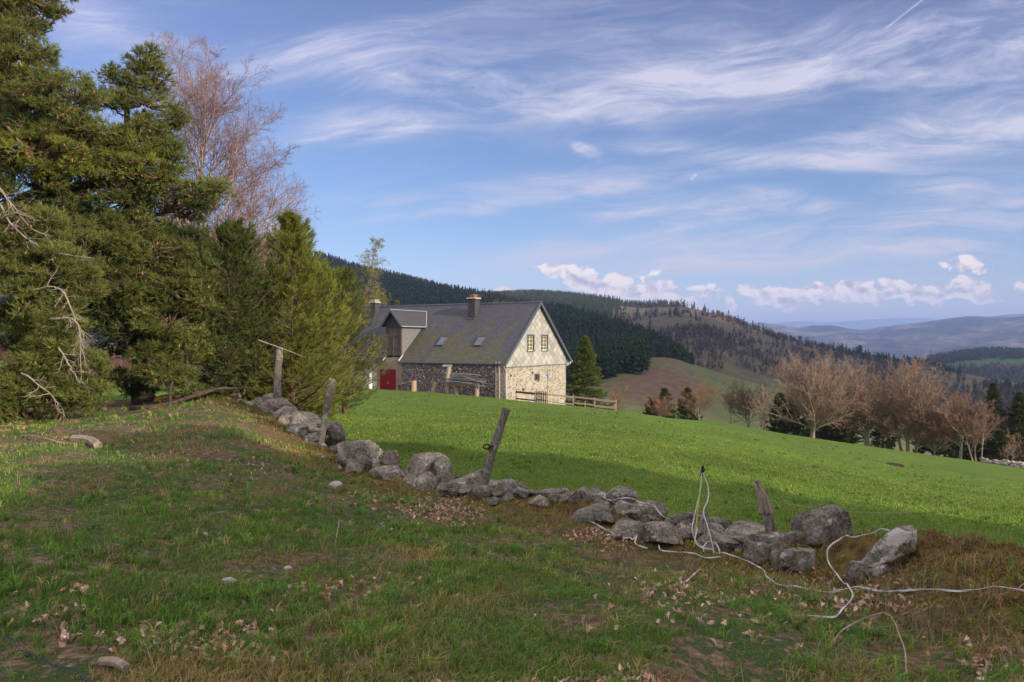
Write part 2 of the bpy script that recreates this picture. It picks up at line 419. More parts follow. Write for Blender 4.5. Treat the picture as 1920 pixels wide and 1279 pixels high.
# ---------------------------------------------------------------- terrain materials
M = {}
def ground_mat():
    m, g = mat('ground_mat'); p = g.pos(); wgt = g.sep(g.attr('tint'))
    n1 = g.noise(p, 1.3, 5, .6); n2 = g.noise(p, 14, 4, .6); n3 = g.noise(p, 60, 3, .7); n4 = g.noise(p, 0.25, 3, .5)
    soil = g.ramp(n2, [(.3,(.085,.048,.034)),(.55,(.19,.115,.08)),(.75,(.33,.225,.165))])
    fgreen = g.ramp(n3, [(.3,(.035,.055,.018)),(.6,(.075,.110,.034)),(.8,(.15,.14,.06))])
    fore = g.mix((n1+(n2-.5)*.9+(n3-.5)*.35).ss(.42,.60), fgreen, soil)
    nm = g.noise(g.vmul(p,(1,1,.2)), 0.9, 5, .62); nb = g.noise(p, 0.12, 4, .55); nf = g.noise(p, 7, 4, .7)
    mead = g.ramp(nm*0.45+nb*0.35+nf*0.2, [(.34,(.066,.108,.016)),(.48,(.092,.145,.022)),(.60,(.118,.172,.030)),(.72,(.13,.155,.05))])
    spot = g.noise(p, 0.55, 2, .5).ss(.70,.76)*g.noise(p,5,3,.6).ss(.4,.6)
    mead = g.mix(spot*0.7, mead, (.13,.075,.035))
    moss = g.ramp(g.noise(p, 9, 5, .65), [(.3,(.04,.027,.015)),(.45,(.11,.068,.030)),(.58,(.18,.125,.040)),(.72,(.12,.13,.032))])
    c = g.mix(wgt[0], fore, mead); c = g.mix(wgt[1], c, moss)
    heath = g.ramp(g.noise(p, .035, 5, .6)*.6+g.noise(p, .5, 4, .6)*.4, [(.35,(.045,.050,.022)),(.5,(.075,.078,.030)),(.65,(.10,.075,.040))])
    c = g.mix(wgt[2], c, heath)
    h = n2*0.5+n3*0.3
    g.surf(c, .95, .1, g.bump(h, .9, .07)); return m
M['ground'] = ground_mat()

# ---------------------------------------------------------------- ground sheet (polar grid to the horizon)
TH = np.concatenate([np.arange(-180,-50,2.0), np.arange(-50,50,0.2), np.arange(50,180,2.0)])
RR = np.concatenate([np.exp(np.arange(math.log(.5), math.log(60), .015)), np.exp(np.arange(math.log(60), math.log(30000), .04))])
nT, nR = len(TH), len(RR)
tt, rr = np.meshgrid(np.radians(TH), RR, indexing='ij')
gx = rr*np.sin(tt); gy = rr*np.cos(tt)
gzv = GZ(gx.ravel(), gy.ravel()).reshape(gx.shape)
far = np.clip((rr-150)/300, 0, 1)
gzv += (fbm(gx/120, gy/120, 5, 5)-.5)*25*far
dW, aW = wall_dist(gx.ravel(), gy.ravel()); dW = dW.reshape(gx.shape); aW = aW.reshape(gx.shape)
mead_w = np.clip((dW+0.15)/0.5, 0, 1)
bankw = np.exp(-(dW/np.where(dW>0,.45,1.05))**2)*(rr < 60)*np.interp(aW,[0,3,5,9,20],[.6,.8,.9,1,1])
bankw = np.clip(bankw*1.3*(0.5+fbm(gx*1.5,gy*1.5,77,3)), 0, 1)
EDGE_A = [-180,-60,-35,-20,-12,-5,0,th(1160),th(1350),th(1520),th(1700),th(1920),60,80,180]
EDGE_R = [200,160,130,120,95,88,80,74,74,84,86,84,90,110,200]
edge = np.interp(np.degrees(tt), EDGE_A, EDGE_R)
heathw = np.clip((rr-edge)/8, 0, 1)
Vg = np.stack([gx, gy, gzv], -1).reshape(-1, 3)
Wg = np.stack([mead_w, bankw*(1-heathw), heathw], -1).reshape(-1, 3)
idx = np.arange(nT*nR).reshape(nT, nR)
nx = np.roll(idx, -1, 0)
Q = np.stack([idx[:, :-1], idx[:, 1:], nx[:, 1:], nx[:, :-1]], -1)      # (nT, nR-1, 4)
Q = Q[..., ::-1]
side_q = (dW > 0)[:, :-1]
edge_q = (rr > edge+4)[:, :-1]
def sub(mask, name, label, extra=None):
    q = Q[mask].reshape(-1, 4); u_, inv = np.unique(q, return_inverse=True)
    o = obj(name, Vg[u_], inv.reshape(-1, 4), M['ground'], tint=Wg[u_], smooth=True)
    return tag(o, kind='structure')
sub(~side_q & ~edge_q, 'ground', '')
sub(side_q & ~edge_q, 'meadow', '')
sub(edge_q, 'valley', '')
# centre disc under the camera
cv = np.vstack([[0,0,gz(0,.6)], Vg[idx[:, 0]]]); cf = np.array([[0, (i+1)%nT+1, i+1] for i in range(nT)])
o = tag(obj('ground', cv, cf, M['ground'], tint=np.zeros((len(cv),3)), smooth=True), kind='structure')

# ---------------------------------------------------------------- hills as solid relief behind the meadow
def hill_mat(name, kind):
    m, g = mat(name); p = g.pos()
    big = g.noise(p, .012, 5, .6); mid = g.noise(p, .06, 5, .65); sm = g.noise(p, .35, 4, .65); 
    if kind == 'forest':
        c = g.ramp(mid, [(.3,(.018,.022,.012)),(.6,(.035,.038,.02)),(.8,(.06,.05,.03))])
    elif kind == 'heath':
        c = g.ramp(mid*.55+sm*.45, [(.36,(.08,.056,.043)),(.46,(.108,.088,.055)),(.56,(.120,.120,.056)),(.68,(.17,.16,.08))])
        c = g.mix(big.ss(.52,.66)*.6, c, (.115,.075,.065))
    elif kind == 'spur':
        gr = g.ramp(mid*.4+sm*.6, [(.33,(.09,.072,.045)),(.45,(.125,.130,.055)),(.6,(.140,.165,.062)),(.75,(.28,.25,.15))])
        br = g.ramp(sm, [(.3,(.11,.070,.048)),(.6,(.18,.115,.08)),(.8,(.25,.18,.12))])
        w_ = g.attr('tint'); a, b, c_ = g.sep(w_)
        c = g.mix((a+(sm-.5)*.9+(g.noise(p,.15,4,.6)-.5)*1.2).ss(.42,.62), gr, br)
    elif kind == 'field':
        c = g.ramp(mid, [(.3,(.035,.065,.018)),(.6,(.05,.09,.024)),(.8,(.07,.085,.03))])
    else:   # far mountains
        v1 = g.noise(p, .004, 4, .6); v2 = g.noise(g.vmul(p,(1,1,2)), .02, 5, .75)
        c = g.ramp(v1*.55+v2*.45, [(.38,(.014,.020,.020)),(.48,(.030,.032,.032)),(.54,(.11,.09,.07)),(.64,(.24,.19,.14))])  # pale patches paint sunlit spots into the mountain colour
    g.surf(c, .95, .05, g.bump(sm, .5, 1.0)); return m
M['hforest'] = hill_mat('forest_floor_mat', 'forest'); M['heath'] = hill_mat('heath_mat', 'heath'); M['spur'] = hill_mat('spur_mat', 'spur')
M['field'] = hill_mat('field_mat', 'field'); M['farhill'] = hill_mat('far_hill_mat', 'far')

class Hill:
    """ridge (px, py, depth, foot depth, foot z) -> a humped body"""
    def __init__(s, name, pts, m, rough=(8, 60), n=300, nt=70, back=1.35, p=1.0, seed=1, tintf=None, rr_=0.0):
        P = np.array(pts, float); px = np.linspace(P[0,0], P[-1,0], n)
        I = lambda k: pchip(P[:,0], P[:,k], px)
        rpy, rd, fd, fz = I(1), I(2), I(3), I(4)
        rz = (CY-rpy)/F*rd
        t = np.linspace(0, 2, nt*2)[None, :]; tm = np.minimum(t, 1); tb = np.maximum(t-1, 0)
        dep = fd[:,None]+(rd-fd)[:,None]*tm+rd[:,None]*(back-1)*tb
        s_ = np.sin(tm*math.pi/2)**p
        z = fz[:,None]+(rz-fz)[:,None]*s_-(rz-fz)[:,None]*0.9*tb**1.6
        x = (px[:,None]-CX)/F*dep
        amp, sc = rough
        fade = np.clip(tm*3,0,1)*np.clip(np.abs(1-t)*3, rr_, 1)
        z = z+(fbm(x/sc, dep/sc, seed, 5, .5)-.5)*amp*fade
        s.x, s.y, s.z, s.n, s.nt, s.px = x, dep, z, n, nt, px
        V = np.stack([x, dep, z], -1).reshape(-1,3); ix = np.arange(V.shape[0]).reshape(x.shape)
        Qd = np.stack([ix[:-1,:-1], ix[1:,:-1], ix[1:,1:], ix[:-1,1:]], -1).reshape(-1,4)
        tn = None
        if tintf is not None: tn = tintf(px[:,None]+0*t, t+0*px[:,None], x, dep).reshape(-1,1)*np.ones(3)
        s.o = tag(obj(name, V, Qd, m, smooth=True, tint=tn), kind='structure')
    def at(s, px, t):
        i = np.clip((np.asarray(px)-s.px[0])/(s.px[-1]-s.px[0])*(s.n-1), 0, s.n-1.001); j = np.clip(np.asarray(t)/2*(s.nt*2-1), 0, s.nt*2-1.001)
        a = i.astype(int); b = j.astype(int); fi = i-a; fj = j-b
        f = lambda A: (A[a,b]*(1-fi)+A[a+1,b]*fi)*(1-fj)+(A[a,b+1]*(1-fi)+A[a+1,b+1]*fi)*fj
        return np.stack([f(s.x), f(s.y), f(s.z)], -1)
# A: dark fir forest behind the house, falling to the right
HA = Hill('forested_hill', [(-500,440,1500,330,-30),(0,448,1500,330,-30),(400,478,1500,320,-30),(600,510,1500,310,-32),(700,532,1480,300,-34),(770,545,1440,290,-35),(850,562,1350,280,-38),
    (930,576,1200,270,-40),(1000,595,960,260,-42),(1060,604,820,250,-44),(1130,624,660,245,-46),(1190,642,520,240,-46),(1240,664,420,235,-46),(1275,690,360,230,-46),(1310,720,320,228,-48)],
    M['hforest'], rough=(14,140), seed=3)
# B: heath hill with scattered woods, long ridge falling to the right
HB = Hill('heath_hill', [(600,560,2000,900,-90),(860,566,1950,800,-90),(930,563,1900,700,-90),(1000,561,1850,620,-90),(1060,565,1800,560,-88),(1120,573,1700,520,-85),(1200,582,1560,470,-80),(1260,580,1480,440,-78),(1300,583,1430,420,-75),
    (1350,596,1350,400,-75),(1400,614,1270,390,-75),(1450,630,1200,380,-76),(1500,644,1120,375,-78),(1560,656,1060,370,-80),(1640,667,1000,370,-82),(1720,680,940,370,-84),(1800,700,870,370,-86),(1900,722,800,370,-88),(2050,745,740,370,-90),(2300,770,700,370,-92)],
    M['heath'], rough=(26,190), seed=11, rr_=.12)
# C: brown and green spur in front
HC = Hill('grassy_spur', [(1020,720,250,100,-22),(1080,705,262,102,-22),(1130,690,280,104,-22),(1180,678,300,106,-23),(1230,671,320,108,-24),(1260,673,325,108,-25),(1300,684,322,110,-26),(1350,702,315,112,-28),(1400,718,305,114,-30),(1450,733,296,116,-31),
    (1520,750,285,118,-33),(1600,770,275,120,-35),(1700,795,265,120,-37),(1900,840,250,122,-40)], M['spur'], rough=(5,45), seed=21,
    tintf=lambda px,t,x,y: np.clip(np.exp(-((px-1235)/110)**2-((t-.55)/.28)**2)*1.0+np.exp(-((px-1262)/45)**2-((t-.97)/.10)**2)*.9, 0, 1)*(t<1.2))
# D/E: field and dark wood on the right
HD = Hill('wooded_rise', [(1560,720,1700,1150,-110),(1640,694,1700,1150,-110),(1700,683,1720,1150,-108),(1750,676,1740,1150,-105),(1800,668,1750,1150,-102),(1850,663,1760,1150,-100),(1920,663,1780,1150,-100),(2050,655,1800,1150,-100),(2300,650,1800,1150,-100)],
    M['field'], rough=(10,200), seed=31, p=.9)
# F: far mountains
HF = Hill('far_mountain', [(1250,640,6500,3600,-200),(1350,622,6500,3600,-200),(1440,616,6500,3500,-200),(1500,618,6500,3500,-200),(1560,619,6400,3400,-200),(1600,622,6300,3300,-200),(1640,621,6200,3200,-200),(1680,615,6000,3100,-200),(1720,610,5900,3000,-200),
    (1780,602,5800,2900,-200),(1830,598,5700,2900,-200),(1880,597,5600,2800,-200),(1920,594,5600,2800,-200),(2050,592,5600,2800,-200),(2300,600,5600,2800,-200)], M['farhill'], rough=(230,900), n=420, nt=90, seed=43, rr_=.06)
HF2 = Hill('far_mountain', [(1640,640,8200,6900,-200),(1740,612,8200,6900,-200),(1820,600,8200,6900,-200),(1880,592,8200,6900,-200),(1925,589,8300,6900,-200),(2000,585,8400,6900,-200),(2200,600,8400,6900,-200)], M['farhill'], rough=(90,900), seed=47, rr_=.1)
HG = Hill('distant_range', [(1300,622,15500,13000,-300),(1420,610,15500,13000,-300),(1500,603,15500,13000,-300),(1560,605,15500,13000,-300),(1640,599,15500,13000,-300),(1720,597,15500,13000,-300),(1800,600,15500,13000,-300),(1900,598,15500,13000,-300),(2100,604,15500,13000,-300)], M['farhill'], rough=(80,1800), seed=53, rr_=.15)
HL = Hill('forested_hill', [(-2200,560,1100,500,-20),(-1500,500,1200,500,-20),(-900,470,1350,420,-25),(-450,452,1500,360,-30)], M['hforest'], rough=(20,150), seed=57)

# ---------------------------------------------------------------- plant materials
def tint_mat(name, base, rough=.8, spec=.2, var=.25, transl=None, scale=8):
    m, g = mat(name); t = g.attr('tint'); n = g.noise(g.pos(), scale, 3, .6)
    c = g.mix(1.0, t, base, 'MULTIPLY')
    c = g.mix(1.0, c, g.ramp(n, [(.25, 1-var), (.75, 1+var)]), 'MULTIPLY')
    g.surf(c, rough, spec, None, transl=transl); return m
M['needle'] = tint_mat('pine_needle_mat', (.105,.132,.030), .55, .35, .2, .32, 2)
M['needle_far'] = tint_mat('fir_needle_mat', (.040,.052,.022), .8, .1, .25, .0, .02)
M['twig'] = tint_mat('twig_mat', (.27,.205,.160), .85, .1, .2)
M['bark'] = tint_mat('bark_mat', (.16,.12,.09), .95, .1, .4, None, 14)
M['grass'] = tint_mat('grass_blade_mat', (.185,.260,.055), .6, .3, .15, .3, 3)
M['straw'] = tint_mat('straw_mat', (.36,.28,.16), .8, .2, .15, .2, 3)
M['leaf'] = tint_mat('dry_leaf_mat', (.56,.42,.33), .75, .2, .25, .15, 25)
M['moss'] = tint_mat('moss_mat', (.24,.165,.055), .9, .1, .3, .15, 6)

def bark_mat(name, c0, c1, c2, sc=(9,9,2.2), lichen=None):
    m, g = mat(name); p = g.coord('Object')
    n = g.noise(g.vmul(p, sc), 1.6, 6, .65); n2 = g.noise(p, 22, 4, .7)
    c = g.ramp(n*.7+n2*.3, [(.34,c0),(.5,c1),(.66,c2)])
    if lichen: c = g.mix(g.noise(p, 9, 4, .7).ss(.52,.62)*.8, c, lichen)
    g.surf(c, .95, .1, g.bump(n*.7+n2*.5, .9, .03)); return m
M['pinebark'] = bark_mat('pine_bark_mat', (.07,.045,.035), (.20,.115,.075), (.34,.21,.14))
M['greybark'] = bark_mat('grey_bark_mat', (.09,.075,.055), (.22,.19,.14), (.36,.32,.26), lichen=(.30,.29,.16))
M['birch'] = bark_mat('birch_bark_mat', (.10,.07,.05), (.42,.32,.24), (.60,.50,.42), (6,6,14))
M['deadwood'] = bark_mat('dead_wood_mat', (.20,.14,.10), (.36,.27,.20), (.48,.40,.32))
M['postwood'] = bark_mat('post_wood_mat', (.085,.065,.055), (.19,.155,.13), (.32,.28,.24), (26,26,3), lichen=(.33,.34,.27))
M['paleedge'] = bark_mat('pale_plank_mat', (.22,.16,.13), (.36,.27,.22), (.46,.38,.32), (34,34,2.5))

# ---------------------------------------------------------------- geometry generators (numpy)
def rnd(*s): return rng.random(s)
def unit(a): return a/np.maximum(np.linalg.norm(a, axis=-1, keepdims=True), 1e-9)
def frames(d):
    ref = np.where(np.abs(d[..., 2:3]) < .9, np.array([0,0,1.]), np.array([1.,0,0]))
    a = unit(np.cross(d, ref)); return a, np.cross(d, a)
def segs(P0, P1, R0, R1, k=3):
    """frustums for many segments"""
    P0 = P0.reshape(-1,3); P1 = P1.reshape(-1,3); R0 = np.asarray(R0).reshape(-1,1); R1 = np.asarray(R1).reshape(-1,1)
    d = unit(P1-P0); a, b = frames(d); vs = []
    for j in range(k):
        q = 2*math.pi*j/k; o_ = a*math.cos(q)+b*math.sin(q)
        vs.append(P0+o_*R0); vs.append(P1+o_*R1)
    V = np.stack(vs, 1)            # (n, 2k, 3)
    n = len(V); base_ = (np.arange(n)*2*k)[:,None,None]
    f = np.array([[2*j, 2*((j+1)%k), 2*((j+1)%k)+1, 2*j+1] for j in range(k)])[None]
    return V.reshape(-1,3), (base_+f).reshape(-1,4)
def grow(st, dr, ln, rad, n=6, wob=.15, up=0.0, taper=.25, droop=0.0):
    """st (B,3) dr (B,3) ln (B) rad (B) -> pts (B,n+1,3), radii (B,n+1)"""
    B = len(st); P = np.zeros((B, n+1, 3)); P[:,0] = st; d = unit(dr); step = (ln/n)[:,None]
    for i in range(n):
        d = d+rng.normal(0, wob, (B,3)); d[:,2] += up-droop*(i/n); d = unit(d)
        P[:,i+1] = P[:,i]+d*step
    t = np.linspace(0,1,n+1)[None]
    return P, rad[:,None]*(1-(1-taper)*t)
def spawn(P, Rd, m, lo, hi, ang, lnf, rdf, jit=.3, updir=0.0):
    """m children per branch"""
    B, N, _ = P.shape; n = N-1
    f = lo+(hi-lo)*((np.arange(m)[None]+rnd(B, m))/m)
    i = np.minimum((f*n).astype(int), n-1); w_ = f*n-i; bi = np.arange(B)[:,None]
    st = P[bi,i]*(1-w_[...,None])+P[bi,i+1]*w_[...,None]; d = unit(P[bi,i+1]-P[bi,i])
    rp = Rd[bi,i]*(1-w_)+Rd[bi,i+1]*w_
    a, b = frames(d); az = (np.arange(m)[None]*2.4+rnd(B,1)*6.28)+rng.normal(0,jit,(B,m))
    an = R(1)*(ang+rng.normal(0, ang*.18, (B,m)))
    nd = d*np.cos(an)[...,None]+(a*np.cos(az)[...,None]+b*np.sin(az)[...,None])*np.sin(an)[...,None]
    nd[...,2] += updir
    L = np.linalg.norm(P[:,-1]-P[:,0], axis=-1)[:,None]
    ln = L*lnf*(1-f*.55)*(.7+.6*rnd(B,m))
    return st.reshape(-1,3), unit(nd).reshape(-1,3), ln.ravel(), (rp*rdf).ravel()
def tubes(P, Rd, k=3):
    return segs(P[:,:-1], P[:,1:], Rd[:,:-1], Rd[:,1:], k)
class Acc:
    def __init__(s): s.V = []; s.Fq = []; s.Ft = []; s.T = []; s.n = 0
    def add(s, V, Fc, tint=(1,1,1)):
        V = V.reshape(-1,3); tint = np.asarray(tint, float)
        if tint.ndim == 1: tint = np.broadcast_to(tint, V.shape)
        s.V.append(V); s.T.append(tint)
        (s.Fq if Fc.shape[1] == 4 else s.Ft).append(Fc+s.n); s.n += len(V); return s
    def out(s, name, m, parent=None, smooth=False, loc=None):
        fs = [np.vstack(x) for x in (s.Fq, s.Ft) if x]
        V = np.vstack(s.V)
        return obj(name, V, fs, m, parent, tint=np.vstack(s.T), smooth=smooth)
def tris(A, B, C):
    V = np.stack([A,B,C], 1).reshape(-1,3); return V, np.arange(len(V)).reshape(-1,3)
def tufts(pos, dr, n=9, ln=.09, wd=.012, spread=.55, tint=None, jitter=.3):
    """needle bursts: pos (T,3) dr (T,3)"""
    T = len(pos); d = unit(dr)[:,None]+rng.normal(0, spread, (T,n,3)); d = unit(d)
    L = ln*(1-jitter+2*jitter*rnd(T,n,1)); b = pos[:,None]+dr[:,None]*rng.uniform(-.5,.3,(T,n,1))*ln
    side = unit(np.cross(d, rng.normal(0,1,(T,n,3))))*wd*.5
    V, Fc = tris((b-side).reshape(-1,3), (b+side).reshape(-1,3), (b+d*L).reshape(-1,3))
    if tint is None: tn = np.ones((T,3))
    else: tn = tint
    tn = np.repeat(np.repeat(tn, n, 0)*(.8+.4*rnd(T*n,1)), 3, 0)
    return V, Fc, tn
# ---------------------------------------------------------------- farmhouse
def slate_roof_mat():
    m, g = mat('slate_roof_mat'); c_ = g.coord('UV'); x, y, z = g.sep(c_); p = g.comb(x, y, 0.0)
    br = g.n('ShaderNodeTexBrick'); g.link(p, br.inputs['Vector'])
    br.offset = .5; br.inputs['Scale'].default_value = 1.0; br.inputs['Brick Width'].default_value = .30; br.inputs['Row Height'].default_value = .17
    br.inputs['Mortar Size'].default_value = .012; br.inputs['Color1'].default_value = (.35,.35,.35,1); br.inputs['Color2'].default_value = (.75,.75,.75,1); br.inputs['Mortar'].default_value = (.05,.05,.05,1)
    b = X(m.node_tree, br.outputs[0])
    streak = g.noise(g.comb(x*.75+y*.12, y*.10, 0.0), 1.0, 4, .55, .4); n2 = g.noise(p, 1.6, 6, .75); n3 = g.noise(p, 11, 4, .8)
    slate = g.ramp(n3, [(.3,(.048,.046,.060)),(.7,(.088,.084,.110))])
    moss = g.ramp(n3, [(.25,(.042,.042,.022)),(.5,(.084,.078,.045)),(.7,(.130,.118,.080)),(.85,(.25,.24,.20))])
    # y: 0 at the eave, grows to the ridge; x: 0 at the gable
    amt = ((streak-.5)*2.6+.65+n2*.6+((y*-.085)+.30)+(x*-.008)-.44).ss(.28,.66)
    c = g.mix(amt*.95, slate, moss)
    c = g.mix(.45, c, g.mix(1.0, c, g.mix(1.0, b, (1.9,1.9,1.9), 'MULTIPLY'), 'MULTIPLY'))
    spk = g.noise(p, 5.0, 4, .85).ss(.60,.68)
    c = g.mix(spk*.75, c, (.26,.25,.23))
    g.surf(c, .7, .35, g.bump(b*.6+n3*.4, .6, .03)); return m
def stone_wall_mat():
    m, g = mat('rubble_wall_mat'); c_ = g.coord('UV'); x, y, z = g.sep(c_)
    wv = g.noise(g.comb(x, y, 0), 2.2, 3, .5)
    p = g.comb(x*1.75+wv*.8, y*3.5+wv*.9, 0.0)
    e = g.voro(p, 1.0, 'DISTANCE_TO_EDGE'); cell = g.n('ShaderNodeTexVoronoi'); g.link(p, cell.inputs[0]); cell.inputs['Scale'].default_value = 1.0
    cv_ = g.sep(X(m.node_tree, cell.outputs['Color']))[0]
    n = g.noise(g.comb(x, y, 0), 9, 5, .7); n1 = g.noise(g.comb(x,y,3), .8, 4, .6)
    st = g.ramp(cv_, [(0,(.10,.07,.05)),(.3,(.20,.145,.10)),(.6,(.31,.235,.165)),(.85,(.40,.33,.26)),(1,(.10,.075,.055))])
    mo = g.ramp(n, [(.3,(.37,.315,.245)),(.7,(.50,.44,.355))])
    face = (e+(n-.5)*.14).ss(.05,.12)*(cv_*.6+.55+(n1-.5)*1.0).clamp()
    c = g.mix(face, mo, st); c = g.mix(.5, c, g.mix(1.0, c, g.ramp(n, [(.2,.6),(.8,1.4)]), 'MULTIPLY'))
    c = g.mix((n1.ss(.6,.7))*.5, c, (.55,.51,.45))
    g.surf(c, .95, .1, g.bump(e.mn(.15)*4+n*.5, .7, .04)); return m
def diamond_mat():
    m, g = mat('diamond_slate_mat'); x, y, z = g.sep(g.coord('UV')); s = 1/.56
    a = (x*.78+y*1.0)*s*.80; b = (y*1.0-x*.78)*s*.80
    fa, fb = a.fract(), b.fract(); cellv = g.comb(a.floor(), b.floor(), 0.0); r = g.white(cellv); r2 = g.white(g.vadd(cellv,(7.3,2.1,1)))
    n = g.noise(g.comb(x,y,0), 4, 5, .7)
    c = g.ramp(r*.55+n*.45, [(.22,(.28,.255,.215)),(.42,(.35,.325,.28)),(.6,(.40,.375,.33)),(.8,(.46,.435,.39))])
    c = g.mix(r2.gt(.88)*.3, c, (.32,.25,.15))
    edge = (fa.ss(0,.10))*(fb.ss(0,.10))
    c = g.mix((1.0-edge)*.75, c, (.10,.085,.06))
    g.surf(c, .85, .2, g.bump((fa*-.5)+(fb*-.5)+n*.3, .8, .03)); return m
def plain(name, c, var=.2, scale=4, rough=.85, spec=.2, metal=0, stretch=(1,1,1), bump=.3):
    m, g = mat(name); p = g.vmul(g.coord('Object'), stretch); n = g.noise(p, scale, 5, .65)
    t = g.ramp(n, [(.25, tuple(v*(1-var) for v in c)), (.75, tuple(min(1, v*(1+var)) for v in c))])
    g.surf(t, rough, spec, g.bump(n, bump, .02), metal=metal); return m
M['roof'] = slate_roof_mat(); M['rubble'] = stone_wall_mat(); M['diamond'] = diamond_mat()
M['plaster'] = plain('plaster_mat', (.30,.215,.165), .3, 1.2)
M['plaster_pale'] = plain('pale_plaster_mat', (.42,.35,.31), .25, 1.5)
M['red'] = plain('red_door_mat', (.22,.014,.014), .22, 3, stretch=(1,8,.4))
M['zinc'] = plain('zinc_mat', (.11,.12,.14), .3, 6, .45, .5, .4)
M['zincpale'] = plain('pale_zinc_mat', (.40,.42,.46), .2, 6, .45, .5, .4)
M['greywood'] = plain('grey_board_mat', (.105,.088,.080), .5, 2.2, stretch=(1,7,.3), bump=.6)
M['dslate'] = plain('dark_slate_mat', (.060,.055,.062), .35, 7)
M['cheek'] = plain('cheek_slate_mat', (.17,.155,.15), .35, 5)
M['white'] = plain('white_paint_mat', (.62,.60,.58), .1, 3)
M['cream'] = plain('cream_frame_mat', (.62,.55,.36), .1, 3)
M['clay'] = plain('clay_pot_mat', (.34,.20,.12), .3, 6)
M['concrete'] = plain('concrete_mat', (.52,.46,.36), .2, 6)
M['darkframe'] = plain('skylight_frame_mat', (.10,.065,.06), .2, 5, .5)
def glass(name, c, r=.08):
    m, g = mat(name); n = g.noise(g.coord('Object'), 1.3, 2, .5)
    g.surf(g.ramp(n, [(.3,tuple(v*.6 for v in c)),(.7,c)]), r, .8); return m
M['glass'] = glass('window_glass_mat', (.030,.030,.032)); M['skyglass'] = glass('skylight_glass_mat', (.10,.13,.22), .12)
M['weather'] = plain('weathered_wood_mat', (.30,.23,.19), .4, 5, stretch=(2,2,8), bump=.6)
M['darkwood'] = plain('dark_wood_mat', (.12,.075,.055), .4, 4, stretch=(3,3,6), bump=.6)

HW, HL_, EH, RH = 11.9, 20.6, 3.55, 8.62       # depth, length, eave and ridge height
SL = (RH-EH)/(HW/2)
house = empty('farmhouse', (-.556, 67.0, -5.1), R(60))
tag(house, 'long stone farmhouse with steep mossy slate roof and diamond slate gable in the green meadow', 'house')
def quad(name, pts, m, uvs=None, parent=house, tint=None):
    return obj(name, pts, [list(range(len(pts)))], m, parent, uv=uvs, tint=tint)
def plate(name, poly, nrm, th_, m, uvs, parent=house):
    """a polygon given thickness th_ inward (against nrm)"""
    n = len(poly); nn = Vector(nrm).normalized()*th_
    v = [tuple(Vector(p)) for p in poly]+[tuple(Vector(p)-nn) for p in poly]
    f = [list(range(n)), list(range(n, 2*n))[::-1]]+[[i, (i+1)%n+0, (i+1)%n+n, i+n][::-1] for i in range(n)]
    return obj(name, v, f, m, parent, uv=list(uvs)+list(uvs))
B0 = -1.6        # foundations go below ground
# gable wall (y = 0 face), stone part with an opening for the small window
def wall_with_holes(x0, x1, z0, z1, holes):
    xs = sorted({x0, x1, *[h[0] for h in holes], *[h[1] for h in holes]}); zs = sorted({z0, z1, *[h[2] for h in holes], *[h[3] for h in holes]})
    out = []
    for i in range(len(xs)-1):
        for j in range(len(zs)-1):
            cx, cz = (xs[i]+xs[i+1])/2, (zs[j]+zs[j+1])/2
            if not any(h[0] < cx < h[1] and h[2] < cz < h[3] for h in holes): out.append((xs[i], xs[i+1], zs[j], zs[j+1]))
    return out
v = []; f = []; uv = []
def addq(p, u_):
    b = len(v); v.extend(p); uv.extend(u_); f.append([b, b+1, b+2, b+3])
for a, b, c, d in wall_with_holes(0, HW, B0, 2.82, [(5.35,6.2,1.45,1.98)]):
    addq([(a,0,c),(b,0,c),(b,0,d),(a,0,d)], [(a,c),(b,c),(b,d),(a,d)])
for (a, b, c, d) in [(5.35,6.2,1.45,1.98)]:
    for q in ([(a,0,c),(b,0,c),(b,.35,c),(a,.35,c)],[(a,0,d),(a,.35,d),(b,.35,d),(b,0,d)],[(a,0,c),(a,.35,c),(a,.35,d),(a,0,d)],[(b,0,c),(b,0,d),(b,.35,d),(b,.35,c)]):
        addq(q, [(p[0]+p[1],p[2]+p[1]) for p in q])
# back and far gable walls, front wall behind the firewood
addq([(HW,0,B0),(HW,HL_,B0),(HW,HL_,EH),(HW,0,EH)], [(0,B0),(HL_,B0),(HL_,EH),(0,EH)])
addq([(0,HL_,B0),(0,0,B0),(0,0,EH),(0,HL_,EH)], [(HL_,B0),(0,B0),(0,EH),(HL_,EH)])
addq([(HW,HL_,B0),(0,HL_,B0),(0,HL_,EH),(HW,HL_,EH)], [(HW,B0),(0,B0),(0,EH),(HW,EH)])
b = len(v); v += [(0,HL_,EH),(HW/2,HL_,RH-.1),(HW,HL_,EH)]; uv += [(0,EH),(HW/2,RH),(HW,EH)]; f.append([b,b+1,b+2])
wall = obj('wall', v, f, M['rubble'], house, uv=uv); wall['label'] = 'pale rubble stone wall'
# diamond-slate cladding, 4 cm proud, with window openings
G0 = -.045; wins = [(3.88,5.02,4.22,5.62),(6.66,7.80,4.22,5.62)]
v = []; f = []; uv = []
zt = lambda x: EH+SL*min(x, HW-x)
xs = sorted({0.0, HW/2, HW, *[w_[0] for w_ in wins], *[w_[1] for w_ in wins]})
for i in range(len(xs)-1):
    a, b = xs[i], xs[i+1]; cx = (a+b)/2; w_ = [h for h in wins if h[0] < cx < h[1]]
    spans = [(2.82, w_[0][2]), (w_[0][3], None)] if w_ else [(2.82, None)]
    for c, d in spans:
        za, zb = (zt(a), zt(b)) if d is None else (d, d)
        addq([(a,G0,c),(b,G0,c),(b,G0,zb),(a,G0,za)], [(a,c),(b,c),(b,zb),(a,za)])
addq([(0,G0,2.82),(0,0.0,2.82),(HW,0.0,2.82),(HW,G0,2.82)], [(0,0),(0,.1),(HW,.1),(HW,0)])
